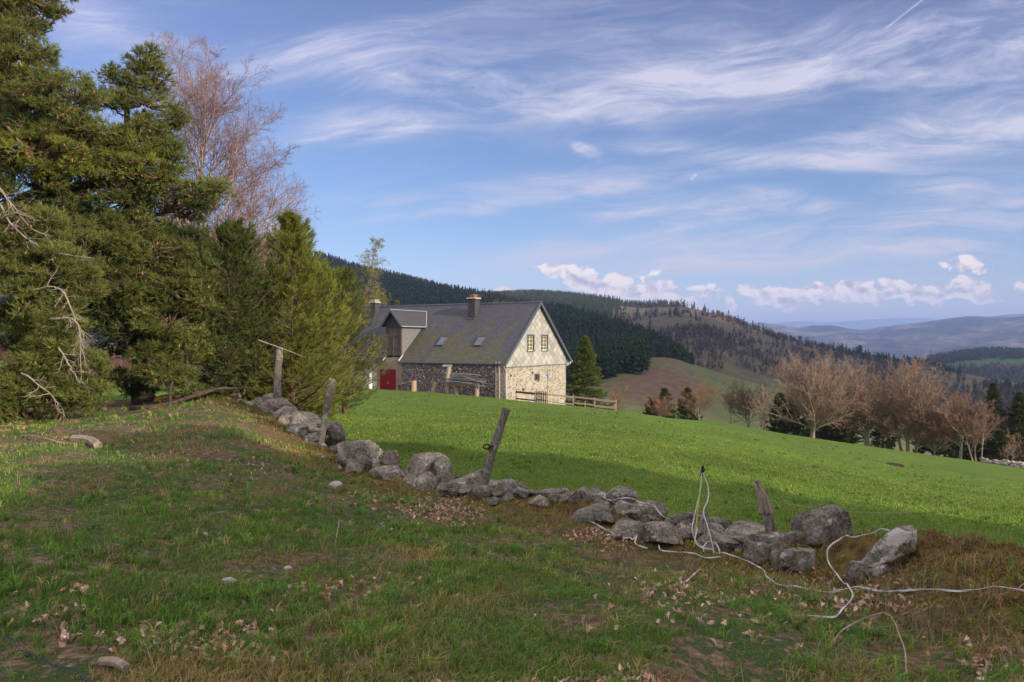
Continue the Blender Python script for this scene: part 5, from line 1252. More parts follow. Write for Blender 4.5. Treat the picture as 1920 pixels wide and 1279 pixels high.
fir_mass('leafless_scrub', 'pinkish brown leafless scrub seen under the old pines beyond the shade', np.stack([xx, d_, GZ(xx, d_)], -1), rng.uniform(.7,3.0,n_), np.tile([[1.4,1.1,1.0]],(n_,1)), 16, lobes=26, kind='bare', wd=.42, thin=.025)
# separate trees one can tell apart on the skyline
tr0 = None
for i, (px_, t_, h, s_, lb, kd) in enumerate([(1228,1.0,14,1,'leafless tree on the skyline left of the hilltop pair','b'),(1238,1.0,17,1,'bushy tree on the skyline of the heath hill, tallest of the hilltop group','f'),(1262,1.0,9,1,'low wide tree alone on the hilltop skyline','f'),(1245,.99,12,1,'small leafless tree between the two hilltop trees','b'),
        (1500,.99,10,1,'round dark tree, left of the pair on the falling ridge','f'),(1514,.99,11,1,'broad reddish leafless tree, right of the pair on the falling ridge','b'),(1320,.995,9,1,'dark fir on the skyline just right of the hilltop','f'),(1462,.99,8,1,'dark bushy tree on the ridge left of the pair','f'),
        (1472,.99,7,1,'small dark bushy tree second to the left of the ridge pair','f'),(1612,.97,11,1,'wide dark tree clump on the lower ridge above the beech row','f'),(1385,.995,8,1,'dark fir halfway down the falling ridge','f')]):
    p1 = HB.at(np.array([px_]), np.array([t_]))[0]; n1 = 26
    base_ = Vector(p1)
    root = empty('skyline_tree', base_); tag(root, lb, 'tree', 'single trees on the ridge of the heath hill')
    A = Acc(); K = 260; wdt = .34 if kd == 'f' else .42
    a2 = rnd(K)*6.283; h2 = rnd(K); rad = wdt*h*np.sqrt(np.clip(1-((h2-.5)/.56)**2,0,1))*rnd(K)**.4
    q = np.stack([np.cos(a2)*rad, np.sin(a2)*rad, (h2*.85+.18)*h-.6], -1); dv = unit(q-np.array([0,0,h*.3])+rng.normal(0,h*.2,(K,3)))
    sd, _ = frames(dv); ww = h*(.05 if kd == 'f' else .018); LLn = h*.14
    V, Fc = tris(q-sd*ww, q+sd*ww, q+dv*LLn); A.add(V, Fc, (.8,.85,.75) if kd == 'f' else (1.3,.95,.9))
    A.out('crown', M['needle_far' if kd == 'f' else 'bare_far'], root)
    MB().tube([(0,0,-1),(0,0,h*.7)], [h*.02,h*.008], 5).out('trunk', M['greybark'], root)

# ---------------------------------------------------------------- cloud whose shadow lies over the hills
def cloud(cx, cy, cz, rx, ry, seed, tk=250):
    r_ = np.random.default_rng(seed); A = Acc()
    nu, nv = 48, 20
    for i in range(16):
        ox, oy = r_.uniform(-1,1,2); 
        while ox*ox+oy*oy > 1: ox, oy = r_.uniform(-1,1,2)
        s = r_.uniform(.25,.45); uu, vv = np.meshgrid(np.linspace(0,6.2832,nu,endpoint=False), np.linspace(.02,3.12,nv), indexing='ij')
        x = np.cos(uu)*np.sin(vv); y = np.sin(uu)*np.sin(vv); z = np.cos(vv)
        nn = 1+.35*(fbm(x*2+uu*0+i, y*2+z*2, seed+i, 3)-.5)
        V = np.stack([cx+(ox+x*s*nn)*rx, cy+(oy+y*s*nn)*ry, cz+np.where(z>0,z,z*.3)*nn*s*tk], -1)
        ix = np.arange(nu*nv).reshape(nu,nv); jn = np.roll(ix,-1,0)
        Qd = np.stack([ix[:,:-1],ix[:,1:],jn[:,1:],jn[:,:-1]],-1).reshape(-1,4)
        A.add(V.reshape(-1,3), Qd)
    return A
m_, g_ = mat('cloud_mat'); g_.surf((.85,.85,.85), 1.0, 0.0); M['cloud'] = m_
def shadow_cloud(tx, ty, tz, h, rx, ry, seed, tk=250):
    k = (h-tz)/sdir.z
    o = cloud(tx+sdir.x*k, ty+sdir.y*k, h, rx, ry, seed, tk).out('cloud', M['cloud'], None, smooth=True); return tag(o, kind='structure')
shadow_cloud(260, 720, 0, 1500, 520, 330, 3)
shadow_cloud(-350, 900, 20, 1500, 520, 400, 4)
shadow_cloud(750, 980, -20, 1500, 420, 400, 8)
shadow_cloud(95, 262, -20, 1500, 210, 95, 12, 60)
# ---------------------------------------------------------------- boulders
def rock_mat():
    m, g = mat('granite_mat'); p = g.pos(); 
    n = g.noise(p, 5, 6, .65); n2 = g.noise(p, 30, 6, .85); n3 = g.noise(p, 2.2, 3, .5)
    c = g.ramp(n*.40+n2*.60, [(.40,(.06,.052,.046)),(.46,(.19,.165,.15)),(.53,(.38,.345,.31)),(.62,(.62,.57,.53))])
    c = g.mix(g.noise(p, 11, 4, .7).ss(.52,.64)*.6, c, (.19,.19,.10))
    c = g.mix(g.noise(g.vadd(p,(5,3,1)), 3.2, 5, .7).ss(.58,.70)*.6, c, (.42,.42,.33))
    t = g.sep(g.attr('tint'))
    li = (g.noise(g.vadd(p,(1,7,2)), 7.5, 4, .62)+(t[0]-.5)*.5)
    c = g.mix(li.ss(.61,.655)*.95, c, (.72,.67,.67))
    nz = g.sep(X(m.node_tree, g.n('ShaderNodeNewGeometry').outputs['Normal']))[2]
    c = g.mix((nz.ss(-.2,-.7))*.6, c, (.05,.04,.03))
    oi = X(m.node_tree, g.n('ShaderNodeObjectInfo').outputs['Random']); c = g.mix(1.0, c, g.ramp(oi, [(0,(.70,.66,.60)),(.3,(1.15,1.08,1.0)),(.6,(.85,.86,.80)),(1,(1.3,1.22,1.1))]), 'MULTIPLY')
    g.surf(c, .95, .12, g.bump(n*.9+n2*.7, 1.0, .06)); return m
M['rock'] = rock_mat()
import bmesh
def rock_mesh(sx, sy, sz, seed, cuts=9, rough=.10, lich=.35, boxy=1.0):
    bm = bmesh.new(); bmesh.ops.create_icosphere(bm, subdivisions=5, radius=1.0)
    V = np.array([v.co for v in bm.verts]); Fc = np.array([[v.index for v in f.verts] for f in bm.faces]); bm.free()
    r_ = np.random.default_rng(seed)
    if boxy < 1: V = np.sign(V)*np.abs(V)**boxy
    for _ in range(cuts):
        n = unit(r_.normal(0,1,3)*np.array([1,1,.8])); d = r_.uniform(.52,.82)
        k = V@n; over = np.maximum(k-d, 0); V = V-n*over[:,None]*.97
    q = V*1.0
    nz = (fbm(q[:,0]*1.8+seed*3.1, q[:,1]*1.8+q[:,2]*1.3, seed, 5, .55)-.5)+(fbm(q[:,2]*2.6+seed, q[:,0]*1.4-q[:,1]*2.2, seed+9, 4, .55)-.5)
    nz2 = fbm(q[:,0]*6+seed, q[:,1]*5+q[:,2]*4, seed+3, 4, .6)-.5
    V = V*(1+rough*1.5*nz[:,None]+rough*1.0*nz2[:,None])
    return V/np.abs(V).max(0)*np.array([sx,sy,sz]), Fc
def boulder(label, px, py, w_, h_, d, seed, rot=0.0, cuts=9, lich=.35, name='boulder', group=None, rough=.1, deep=.9, drop=0.0, boxy=.74):
    """centre pixel, size in photo pixels, real distance"""
    s = d/F*1.1; sx, sz = w_*s/2, h_*s/2; V, Fc = rock_mesh(sx, min(sx,sz*1.5)*deep, sz, seed, cuts+6, rough, boxy=boxy)
    a = R(rot); ca, sa = math.cos(a), math.sin(a)
    x = V[:,0]*ca-V[:,2]*sa; z = V[:,0]*sa+V[:,2]*ca; V = np.stack([x, V[:,1], z], -1)
    loc = Vector(Pt(px, py, d)); loc.z -= drop+.025
    b_ = gz(loc.x, loc.y)                                   # keep it grounded
    low = V[:,2].min()+loc.z
    if low > b_+.0 and not name.startswith('capstone'): V[:,2] = np.where(V[:,2] < 0, V[:,2]*(1+(low-b_+.04)/max(-V[:,2].min(),.01)), V[:,2])
    o = obj(name, V, Fc, M['rock'], None, tint=np.full((len(V),3), lich), smooth=True, loc=loc)
    return tag(o, label, 'boulder', group)
GB = 'boulders of the tumbled field wall'
BL = [
 ('large rough grey boulder on the brow where the wall turns down, beside brown moss', 668,853,92,80,13.6,101,-8,8,.40,.16),
 ('small rounded stone between the large rough boulder and the wide rounded boulder', 735,864,46,42,13.0,102,0,8,.42,.1),
 ('little stone wedged low right of the large rough boulder', 712,876,34,34,13.1,151,0,8,.5,.12),
 ('wide rounded grey boulder lying on the wall above the bare moss bank', 797,872,84,52,12.5,103,-6,10,.40,.08),
 ('stone with pale right edge tucked against the wide rounded boulder', 832,878,40,50,12.3,104,0,12,.50,.09),
 ('triangular lichen spotted boulder with white top edge standing in the moss bank', 797,908,56,50,11.6,105,18,12,.58,.08),
 ('narrow dark stone left of the long slanted stone behind the leaning post', 848,905,52,34,11.7,106,0,9,.42,.1),
 ('long slanted dark stone behind the foot of the leaning post', 884,900,80,36,11.5,107,20,8,.36,.1),
 ('square lichen green stone in front of the leaning post', 906,933,50,52,11.0,108,0,14,.50,.08),
 ('upright pale grey block right of the leaning post', 958,925,66,62,10.9,109,-4,12,.46,.09),
 ('flat tilted slab on top of the wall right of the upright pale block', 1034,927,72,30,10.5,110,10,12,.46,.07),
 ('small pale stone half sunk in brown moss under the tilted slab', 1033,960,38,32,10.2,111,0,9,.55,.08),
 ('low brown stone between the leaning post and the upright pale block', 932,960,34,22,10.7,112,0,9,.40,.1),
 ('pyramid shaped stone behind the big mossy boulder, tape lying over it', 1164,924,54,34,9.9,113,0,9,.42,.09),
 ('big mossy boulder with white lichen spot under the white tape', 1178,965,84,72,9.4,114,-8,8,.46,.09),
 ('moss covered stone leaning on the right flank of the big mossy boulder', 1226,962,52,46,9.35,115,-10,9,.36,.12),
 ('small rounded stone at the lower right of the big mossy boulder', 1212,998,48,40,9.0,116,0,9,.38,.1),
 ('long low dark stone left behind the yellow rod', 1272,996,116,50,8.85,117,9,9,.38,.1),
 ('brown flat stone behind the hanging tape loops', 1338,985,62,38,8.9,118,-10,10,.40,.1),
 ('little pinkish stone on the wall left of the yellow rod top of the long stone', 1300,966,50,28,9.2,119,8,9,.40,.1),
 ('broad block with flat top between tape loops and split plank post', 1392,1012,98,80,8.35,120,-4,12,.46,.09),
 ('small whitish stone at the foot of the yellow rod', 1283,1040,50,30,8.45,121,0,10,.66,.09),
 ('biggest boulder, domed with white lichen spots, right of the split plank post', 1528,988,120,88,7.95,122,-6,14,.50,.12),
 ('stone hidden low in grass below the broad flat topped block', 1440,1060,44,30,7.8,123,0,9,.42,.1),
 ('short stone supporting the tilted lichen slab', 1652,1078,54,58,6.6,125,10,12,.55,.09),
 ('dark rounded stone left under the tilted lichen slab', 1612,1070,52,50,6.8,126,0,8,.36,.1),
 ('small wedge of grey stone sunk in the moss bank right of the lichen slab', 1741,1088,50,32,5.95,127,-32,12,.50,.06),
 ('small stone on the crest of the moss bank behind the lichen slab', 1805,1010,40,16,7.3,128,0,9,.45,.08),
]
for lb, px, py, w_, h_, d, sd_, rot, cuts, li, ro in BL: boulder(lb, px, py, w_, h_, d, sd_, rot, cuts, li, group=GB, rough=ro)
boulder('long thick slab tilted up to the right with white lichen stripe', 1670,1022,118,47,6.62,124,29,14,.74,name='capstone',group=GB,rough=.05,deep=.8,boxy=.5)
OUT = [('rough pale crag at the top of the wall left of the tall post', 482,762,66,46,19.6,131,0,8,.5,.2),('craggy grey rock right below the tall post foot', 528,778,84,60,18.9,132,-10,8,.42,.2),
       ('long rugged rock running down from the tall post towards the second post', 570,794,84,56,17.6,133,-16,8,.42,.2),('flat pale stone at the left end of the rocky crest', 447,758,54,18,19.9,134,0,10,.58,.12),
       ('rock behind the foot of the second post on the meadow side', 622,806,54,36,16.8,135,-20,9,.45,.16),('low stones left of the second post among brown moss', 590,822,50,24,15.9,136,0,9,.45,.14),
       ('small pale knob on the crest between both left posts', 505,748,36,26,19.6,137,0,9,.5,.16),('shaded rounded boulder under the pines behind the fallen trunk', 272,748,40,26,20.2,138,0,8,.35,.1),('rock in the shade beneath the dark young pine', 425,748,50,26,20.6,139,0,8,.38,.14)]
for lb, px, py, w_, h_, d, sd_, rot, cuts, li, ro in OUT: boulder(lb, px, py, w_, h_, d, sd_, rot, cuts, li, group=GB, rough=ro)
def pebble(label, px, py, w_, h_, seed, lich=.9, name='stone'):
    p = hit(px, py+h_/2); d = p.y; s = d/F; V, Fc = rock_mesh(w_*s/2, w_*s/2*.8, h_*s/2, seed, 7, .08)
    tag(obj(name, V, Fc, M['palestone'], None, tint=np.full((len(V),3), lich), smooth=True, loc=(p.x,p.y,p.z+h_*s*.35)), label, 'stone')
M['palestone'] = plain('pale_stone_mat', (.42,.35,.31), .35, 14)
pebble('egg shaped whitish stone at the foot of the bank left of the triangular boulder', 630,910,30,22,201)
pebble('small bright white stone in a hollow left of the rounded boulder', 637,877,10,10,202)
pebble('pale round stone in the grass of the lower centre left', 539,1064,16,10,203)
pebble('pale pebble on the bare earth patch, left of two', 386,1001,9,11,204)
pebble('white pebble on the bare earth patch, right of two', 413,1001,8,6,205)
pebble('flat brown stone in the grass right of the bare earth patch', 466,1002,14,9,206)
pebble('flat brownish stone lying in grass below the bare patch', 430,1087,28,14,207)
GF = 'small stones packed between the boulders of the field wall'
rs_ = np.random.default_rng(5)
reseed('ground cover'); NF = 118
for i in range(NF):
    t_ = 4.6+8.9*(i+.5*rs_.random())/NF; k_ = int(t_); f_ = t_-k_; q_ = WP[k_]*(1-f_)+WP[k_+1]*f_; x_, y_ = q_+rs_.normal(0,.17,2)-np.array([.04,.12]); s_ = rs_.uniform(.06,.12)+.12*rs_.random()**2
    V, Fc = rock_mesh(s_*rs_.uniform(.9,1.5), s_, s_*rs_.uniform(.6,.95), 700+i, 11, .10, boxy=.7)
    tag(obj('boulder', V, Fc, M['rock'], None, tint=np.full((len(V),3), rs_.uniform(.38,.55)), smooth=True, loc=(x_, y_, gz(x_,y_)+s_*.22)), 'small grey stone packed among the bigger boulders of the field wall', 'boulder', GF)
# far field wall at the right edge
fw = empty('stone_wall', onG(1880,73)); tag(fw, 'low far wall of pale loose stones at the right edge of the meadow', 'wall'); A = Acc(); b0 = np.array(fw.location)
for i in range(150):
    px_ = random.uniform(1842,1990); d_ = np.interp(px_, [1842,1990], [72,64])+random.uniform(-.4,.4); g0 = onG(px_, d_)
    V, Fc = rock_mesh(.22*random.uniform(.6,1.4),.2,.16*random.uniform(.6,1.4),300+i,6,.1); V = V[:, :]
    A.add(V+np.array(g0)-b0+np.array([0,0,random.uniform(0,.45)]), Fc, (.5,)*3)
    if i > 70 and i % 1 == 0 and False: pass
o_ = A.out('stones', M['palestone'], fw, smooth=True)
for i, (px_, d_, w_, lb) in enumerate([(1228,74.5,.35,'tiny pale stone on the meadow edge left of the twin stemmed tree'),(1245,74.5,.35,'white stone at the foot of the twin stemmed tree'),(1283,74.5,.5,'white stone on the meadow edge left of the rounded small tree'),(1163,78,.3,'white stone beyond the corner of the garden fence'),
        (1618,76.5,.3,'white stone at the foot of the thick forked tree'),(1701,75,.4,'white stone between the stems of the many stemmed tree'),(1738,74,.9,'flat brown stone under the low bushy tree')]):
    V, Fc = rock_mesh(w_*.6,w_*.5,w_*.45,500+i,7,.1); tag(obj('stone', V, Fc, M['palestone'], None, tint=np.ones((len(V),3)), smooth=True, loc=onG(px_,d_,.08)), lb, 'stone')
# molehills
M['soil'] = plain('dark_soil_mat', (.060,.034,.020), .4, 9)
for i, (px_, py_, w_, lb) in enumerate([(1468,852,11,'dark molehill in the middle of the right meadow, left of two'),(1480,854,7,'small dark molehill right beside the larger one'),(1418,826,12,'brown molehill on the meadow below the dead pale limbed tree'),(1528,877,18,'flat reddish patch of dug earth in the right meadow'),
        (1425,847,14,'low brown molehill left of the dark pair'),(1680,874,36,'long low strip of dug earth near the far beeches'),(1853,990,12,'molehill in the shade near the right edge'),(1470,823,9,'brown molehill left below the pale trunked beech'),(1568,838,9,'small brown molehill between the pale trunked beech and the thick forked tree'),(1245,800,7,'tiny molehill below the twin stemmed tree'),(1340,858,8,'small molehill in the meadow above the yellow rod'),(1075,800,7,'tiny molehill below the end of the garden fence'),(1610,862,12,'flat molehill below the thick forked tree'),(1212,905,9,'small molehill in the shade above the mossy boulder')]):
    p = hit(px_, py_); s = p.y/F; V, Fc = rock_mesh(w_*s/2, w_*s/2*1.5, min(w_*s*.16,.16), 600+i, 3, .2); tag(obj('molehill', V, Fc, M['soil'], None, smooth=True, loc=p), lb, 'molehill')

# ---------------------------------------------------------------- fence posts
def wood_post(label, pts, rads, k=9, m='postwood', loc=None, extra=None, name='fence_post'):
    root = empty(name, Vector(pts[0])); tag(root, label, 'fence post'); b0 = Vector(pts[0])
    q = [Vector(p)-b0 for p in pts]; n = len(q); xs = np.linspace(0, n-1, 14)
    Q_ = np.stack([pchip(np.arange(n), [p[a] for p in q], xs) for a in range(3)], -1); Q_[1:-1] += rng.normal(0,.004,(12,3))
    rr_ = np.interp(xs, np.arange(n), rads)*rng.uniform(.93,1.07,14)
    MB().tube([tuple(a) for a in Q_], list(rr_), k).out('post', M[m], root, smooth=False)
    return root
pA = wood_post('tall lichen crusted upright post on the rocky crest before the pines', [Pt(521,775,18.9),Pt(520,720,18.9),Pt(524,652,18.9)], [.10,.095,.085])
MB().tube([Vector(Pt(484,638,18.75))-Vector(Pt(521,775,18.9)), Vector(Pt(535,656,18.78))-Vector(Pt(521,775,18.9)), Vector(Pt(575,672,18.75))-Vector(Pt(521,775,18.9))], [.014,.012,.006], 6).out('branch', M['deadwood'], pA)
pB = wood_post('grey post leaning right on the slope below the tall one', [Pt(600,840,15.6),Pt(612,770,15.6),Pt(623,712,15.5)], [.065,.075,.075])
pC = wood_post('dark bark covered post leaning right with a black insulator', [Pt(905,930,11.3),Pt(920,860,11.25),Pt(950,766,11.2)], [.055,.062,.058], 9)
b0 = Vector(Pt(905,930,11.3))
im = MB(); rg = [Vector(Pt(915,838,11.15))-b0+Vector((.045*math.cos(a)-.02,-.01,.035*math.sin(a))) for a in np.linspace(0,6.283,11)]
M['black'] = plain('black_plastic_mat', (.015,.015,.018), .1, 5, .4)
im.tube(rg, .013, 6, cap=False).tube([rg[0], Vector(Pt(928,836,11.2))-b0], .014, 6); im.out('insulator', M['black'], pC)
kn = MB()
for (kx, ky) in [(936,822),(922,840),(932,832)]:
    c = Vector(Pt(kx,ky,11.2))-b0; kn.tube([c-Vector((.06,0,.02)), c+Vector((.06,0,.03))], [.03,.025], 6)
kn.out('branch_stub', M['postwood'], pC)
# split plank post
root = empty('fence_post', Vector(Pt(1452,1025,8.1))); tag(root, 'split plank post with bare pale top leaning left beside the biggest boulder', 'fence post'); b0 = Vector(Pt(1452,1025,8.1))
c = [Vector(Pt(1454,1030,8.1)), Vector(Pt(1438,965,8.05)), Vector(Pt(1420,903,8.0))]; v = []; wd = [.10,.085,.045]; tk = [.055,.05,.035]
for p, w2, t2 in zip(c, wd, tk):
    for sx, sy in ((-1,-.3),(-.3,-1),(.6,-.8),(1,-.1),(.5,1),(-.7,.8)): v.append(p-b0+Vector((sx*w2*.72, sy*t2, -sx*w2*.15)))
f = [[i*6+j, i*6+(j+1)%6, (i+1)*6+(j+1)%6, (i+1)*6+j] for i in range(2) for j in range(6)]+[[12,13,14,15,16,17][::-1],[0,1,2,3,4,5]]
me_o = obj('post', v, f, M['postwood'], root)
mid = c[1].lerp(c[2], .15)-b0; top = c[2]-b0
tb = MB()
for sx, h_ in ((-.030,-.02),(.0,.02),(.026,-.05)): tb.tube([mid+Vector((sx*1.7-.01,-.052,-.02)), (mid+top)/2+Vector((sx*1.3,-.05,0)), top+Vector((sx,-.025,h_))], [.03,.027,.012], 5)
tb.out('bare_wood', M['paleedge'], root)
# yellow fibreglass rod with black clip
root = empty('electric_fence_stake', Vector(Pt(1295,1078,8.2))); tag(root, 'thin yellow plastic rod with black clip holding hanging white tape', 'stake'); b0 = Vector(Pt(1295,1078,8.2))
MB().tube([(0,0,-.1), Vector(Pt(1308,960,8.2))-b0, Vector(Pt(1317,885,8.2))-b0], .0085, 6).out('rod', M['yellow'], root)
MB().tube([Vector(Pt(1316,893,8.19))-b0, Vector(Pt(1318,874,8.19))-b0], [.02,.013], 6).tube([Vector(Pt(1315,888,8.17))-b0, Vector(Pt(1321,880,8.17))-b0], .014, 6).out('clip', M['black'], root)
# ---------------------------------------------------------------- white fence tape
M['tape'] = plain('white_tape_mat', (.60,.57,.58), .2, 30, .7)
def smooth_path(pts, k=8):
    p = np.array([tuple(a) for a in pts]); n = len(p); L = np.concatenate([[0], np.cumsum(np.linalg.norm(np.diff(p, axis=0), axis=1)+1e-4)])
    xs = np.linspace(0, L[-1], n*k); return np.stack([pchip(L, p[:,a], xs) for a in range(3)], -1)
def ribbon(mb, pts, w_=.011, k=8, twist=2.0):
    w_ *= .68
    q = smooth_path(pts, k); n = len(q); vs = []; t0 = random.uniform(0,6)
    for i in range(n):
        d = Vector(q[min(i+1,n-1)]-q[max(i-1,0)]).normalized(); a = d.cross(Vector((.2,.9,.3))).normalized(); b_ = d.cross(a)
        th_ = .9*math.sin(t0+i*.22*twist); s_ = (a*math.cos(th_)+b_*math.sin(th_))*w_; h_ = (b_*math.cos(th_)-a*math.sin(th_))*.0022
        vs += [Vector(q[i])-s_-h_, Vector(q[i])+s_-h_, Vector(q[i])+s_+h_, Vector(q[i])-s_+h_]
    fs = [[i*4+j, i*4+(j+1)%4, (i+1)*4+(j+1)%4, (i+1)*4+j] for i in range(n-1) for j in range(4)]
    mb.add(vs, fs)
def gp(px, py, lift=.05): return hit(px, py, lift)
def dp(px, py, d): return Vector(Pt(px, py, d))
mb = MB()
ribbon(mb, [dp(1316,887,8.16),dp(1313,920,8.17),dp(1303,965,8.15),dp(1298,995,8.1),dp(1303,1012,8.1),dp(1318,1028,8.0),dp(1322,1045,7.98),dp(1340,1052,7.95),dp(1349,1040,7.9),dp(1342,1020,7.95),dp(1330,1016,7.95),dp(1318,1026,7.9)], .0095, 8)
ribbon(mb, [dp(1318,887,8.15),dp(1327,910,8.15),dp(1328,935,8.12),dp(1319,960,8.1),dp(1326,985,8.05),dp(1334,1015,8.0),dp(1338,1035,7.95),dp(1333,1052,7.85),dp(1326,1065,7.75),gp(1310,1080),gp(1297,1092),gp(1286,1103)], .0095, 8)
ribbon(mb, [dp(1307,990,8.1),dp(1306,1020,8.0),dp(1318,1028,7.95),dp(1332,1030,7.9),dp(1345,1038,7.85),gp(1352,1046),gp(1374,1052),gp(1400,1062),gp(1425,1075),gp(1447,1100),gp(1460,1108),gp(1500,1113)], .009, 8)
tag(mb.out('fence_tape', M['tape'], None), 'white fence tape hanging in loops from the black clip of the yellow rod', 'tape')
mb = MB()
ribbon(mb, [dp(1094,934,9.75),dp(1089,950,9.6),dp(1098,968,9.45),gp(1115,990,.05),gp(1135,1002,.05),gp(1150,1010,.05),gp(1154,1016,.05)], .0105)
ribbon(mb, [gp(1168,1012,.06),gp(1170,1018,.05),gp(1180,1019,.06),gp(1186,1023,.06),gp(1194,1018,.08),gp(1192,1030,.05),gp(1215,1038,.05)], .010)
ribbon(mb, [gp(1235,1033,.06),gp(1242,1042,.05),gp(1262,1046,.06),gp(1300,1049,.06),gp(1325,1056,.05),gp(1352,1056,.06)], .009)
tag(mb.out('fence_tape', M['tape'], None), 'white tape curling down from the moss bank left of the big mossy boulder', 'tape')
mb = MB()
ribbon(mb, [dp(1105,929,9.75),dp(1122,927,9.72),dp(1134,926,9.7),dp(1134,934,9.65),dp(1145,938,9.5),dp(1158,936,9.2),dp(1180,934,9.1),dp(1200,942,9.0),dp(1228,950,8.95),dp(1238,964,8.9),dp(1250,972,8.85),dp(1262,976,8.8)], .010)
tag(mb.out('fence_tape', M['tape'], None), 'white tape draped over the top of the big mossy boulder', 'tape')
mb = MB()
ribbon(mb, [gp(1482,1109,.05),gp(1520,1115,.04),gp(1570,1121,.05),gp(1600,1116,.06),gp(1650,1121,.05),gp(1690,1124,.06),gp(1745,1121,.06),gp(1800,1125,.06),gp(1850,1120,.06),gp(1885,1119,.06),gp(1925,1128,.06),gp(1975,1135,.06)], .010)
tag(mb.out('fence_tape', M['tape'], None), 'white tape running straight to the right along the foot of the moss bank', 'tape')
mb = MB()
ribbon(mb, [gp(1512,1166,.04),gp(1560,1171,.05),gp(1580,1155,.05),gp(1596,1138,.05),gp(1590,1112,.06),gp(1570,1095,.08),gp(1552,1070,.10),gp(1552,1052,.10),gp(1580,1028,.10),dp(1610,1006,7.0),dp(1635,1000,6.95),dp(1655,992,6.9),dp(1668,996,6.85)], .0095)
tag(mb.out('fence_tape', M['tape'], None), 'white tape looping up from the grass to the tilted lichen slab', 'tape')
mb = MB(); ribbon(mb, [dp(1780,1008,7.1),dp(1805,1018,7.0),dp(1840,1033,6.85),dp(1870,1043,6.7),dp(1900,1049,6.6),dp(1960,1054,6.4)], .012)
tag(mb.out('fence_tape', M['tape'], None), 'white tape crossing the crest of the moss bank at the right edge', 'tape')
mb = MB(); ribbon(mb, [gp(0,1200,.03),gp(20,1212,.04),gp(40,1235,.04),gp(62,1240,.03),gp(85,1255,.04),gp(105,1262,.03),gp(135,1266,.03),gp(160,1290,.03)], .0035)
M['bluecord'] = plain('blue_cord_mat', (.03,.05,.13), .2, 20); 
o_ = mb.out('cord', M['bluecord'], None); tag(o_, 'thin blue cord lying in the grass at the lower left corner', 'cord')
# wires between posts
M['wire'] = plain('wire_mat', (.35,.35,.36), .2, 9, .5, .5, .6)
for a, b_, sag, lb in [(Pt(524,690,18.85),Pt(618,735,15.5),.12,'thin sagging wire between the two posts on the left'),(Pt(1430,935,8.0),Pt(1700,962,7.9),.05,'thin wire running right from the split plank post over the wall')]:
    a, b_ = Vector(a), Vector(b_); mb = MB(); mb.tube([a.lerp(b_, t)+Vector((0,0,-sag*4*t*(1-t))) for t in np.linspace(0,1,9)], .0014, 4)
    tag(mb.out('fence_wire', M['wire'], None), lb, 'wire')
# loose sticks
def stick(label, pts, r_, m='deadwood'):
    mb = MB(); mb.tube([tuple(p) for p in smooth_path(pts, 3)], r_, 6); tag(mb.out('stick', M[m], None), label, 'stick')
stick('thick pale stick lying in the lower left grass', [gp(188,1252,.03),gp(212,1256,.04),gp(238,1266,.03)], .022)
stick('short pale broken log in the dry grass at the left', [gp(138,829,.05),gp(160,833,.08),gp(184,842,.05)], .07)
stick('grey forked twig standing in grass below the wall', [gp(628,1025,.0),gp(636,1000,.12),dp(640,985,8.5),dp(652,968,8.4)], .004)
stick('curved dry bramble stem in the lower right grass', [gp(1560,1215,.03),gp(1600,1205,.12),gp(1650,1215,.22),gp(1690,1240,.12),gp(1700,1275,.03)], .0045)
stick('thin dead branch lying at the left under the pines', [gp(45,820,.03),gp(70,826,.06),gp(95,832,.06),gp(120,836,.03)], .014)

# ---------------------------------------------------------------- grass, moss, leaves
def ground_pts(n, rmin, rmax, a0, a1, p=1.0, seed=1):
    r_ = np.random.default_rng(seed); u_ = r_.random(n); r = rmin*(rmax/rmin)**(u_**p); a = np.radians(r_.uniform(a0, a1, n))
    return r*np.sin(a), r*np.cos(a), r
def blades(x, y, L, wd, lean, col, seed, segn=2, windx=.15):
    r_ = np.random.default_rng(seed); n = len(x); z = GZ(x, y)-.01; az = r_.random(n)*6.283
    d = np.stack([np.cos(az), np.sin(az)], -1); ln_ = (lean*r_.uniform(.3,1.3,n))[:,None]
    side = np.stack([-np.sin(az+r_.normal(0,.8,n)), np.cos(az), 0*az], -1)*wd[:,None]*.5
    b0 = np.stack([x, y, z], -1); m1 = b0+np.concatenate([d*ln_*L[:,None]*.35, (L*.62)[:,None]], 1); t1 = b0+np.concatenate([d*ln_*L[:,None]*1.0+np.array([[windx,0]])*L[:,None], (L*(1-.25*np.minimum(ln_[:,0],1.5)))[:,None]], 1)
    V = np.stack([b0-side, b0+side, m1+side*.8, m1-side*.8, t1], 1).reshape(-1,3); k = (np.arange(n)*5)[:,None]
    return V, k+np.array([[0,1,2,3]]), k+np.array([[3,2,4]]), np.repeat(col, 5, 0)
def grass_obj(name, label, parts, m):
    A = Acc()
    for V, q, t, c in parts:
        n0 = A.n; A.V.append(V); A.T.append(c); A.Fq.append(q+n0); A.Ft.append(t+n0); A.n += len(V)
    return tag(A.out(name, m, None), label, 'grass', kind='stuff')
def wd_(x, y): return wall_dist(x, y)
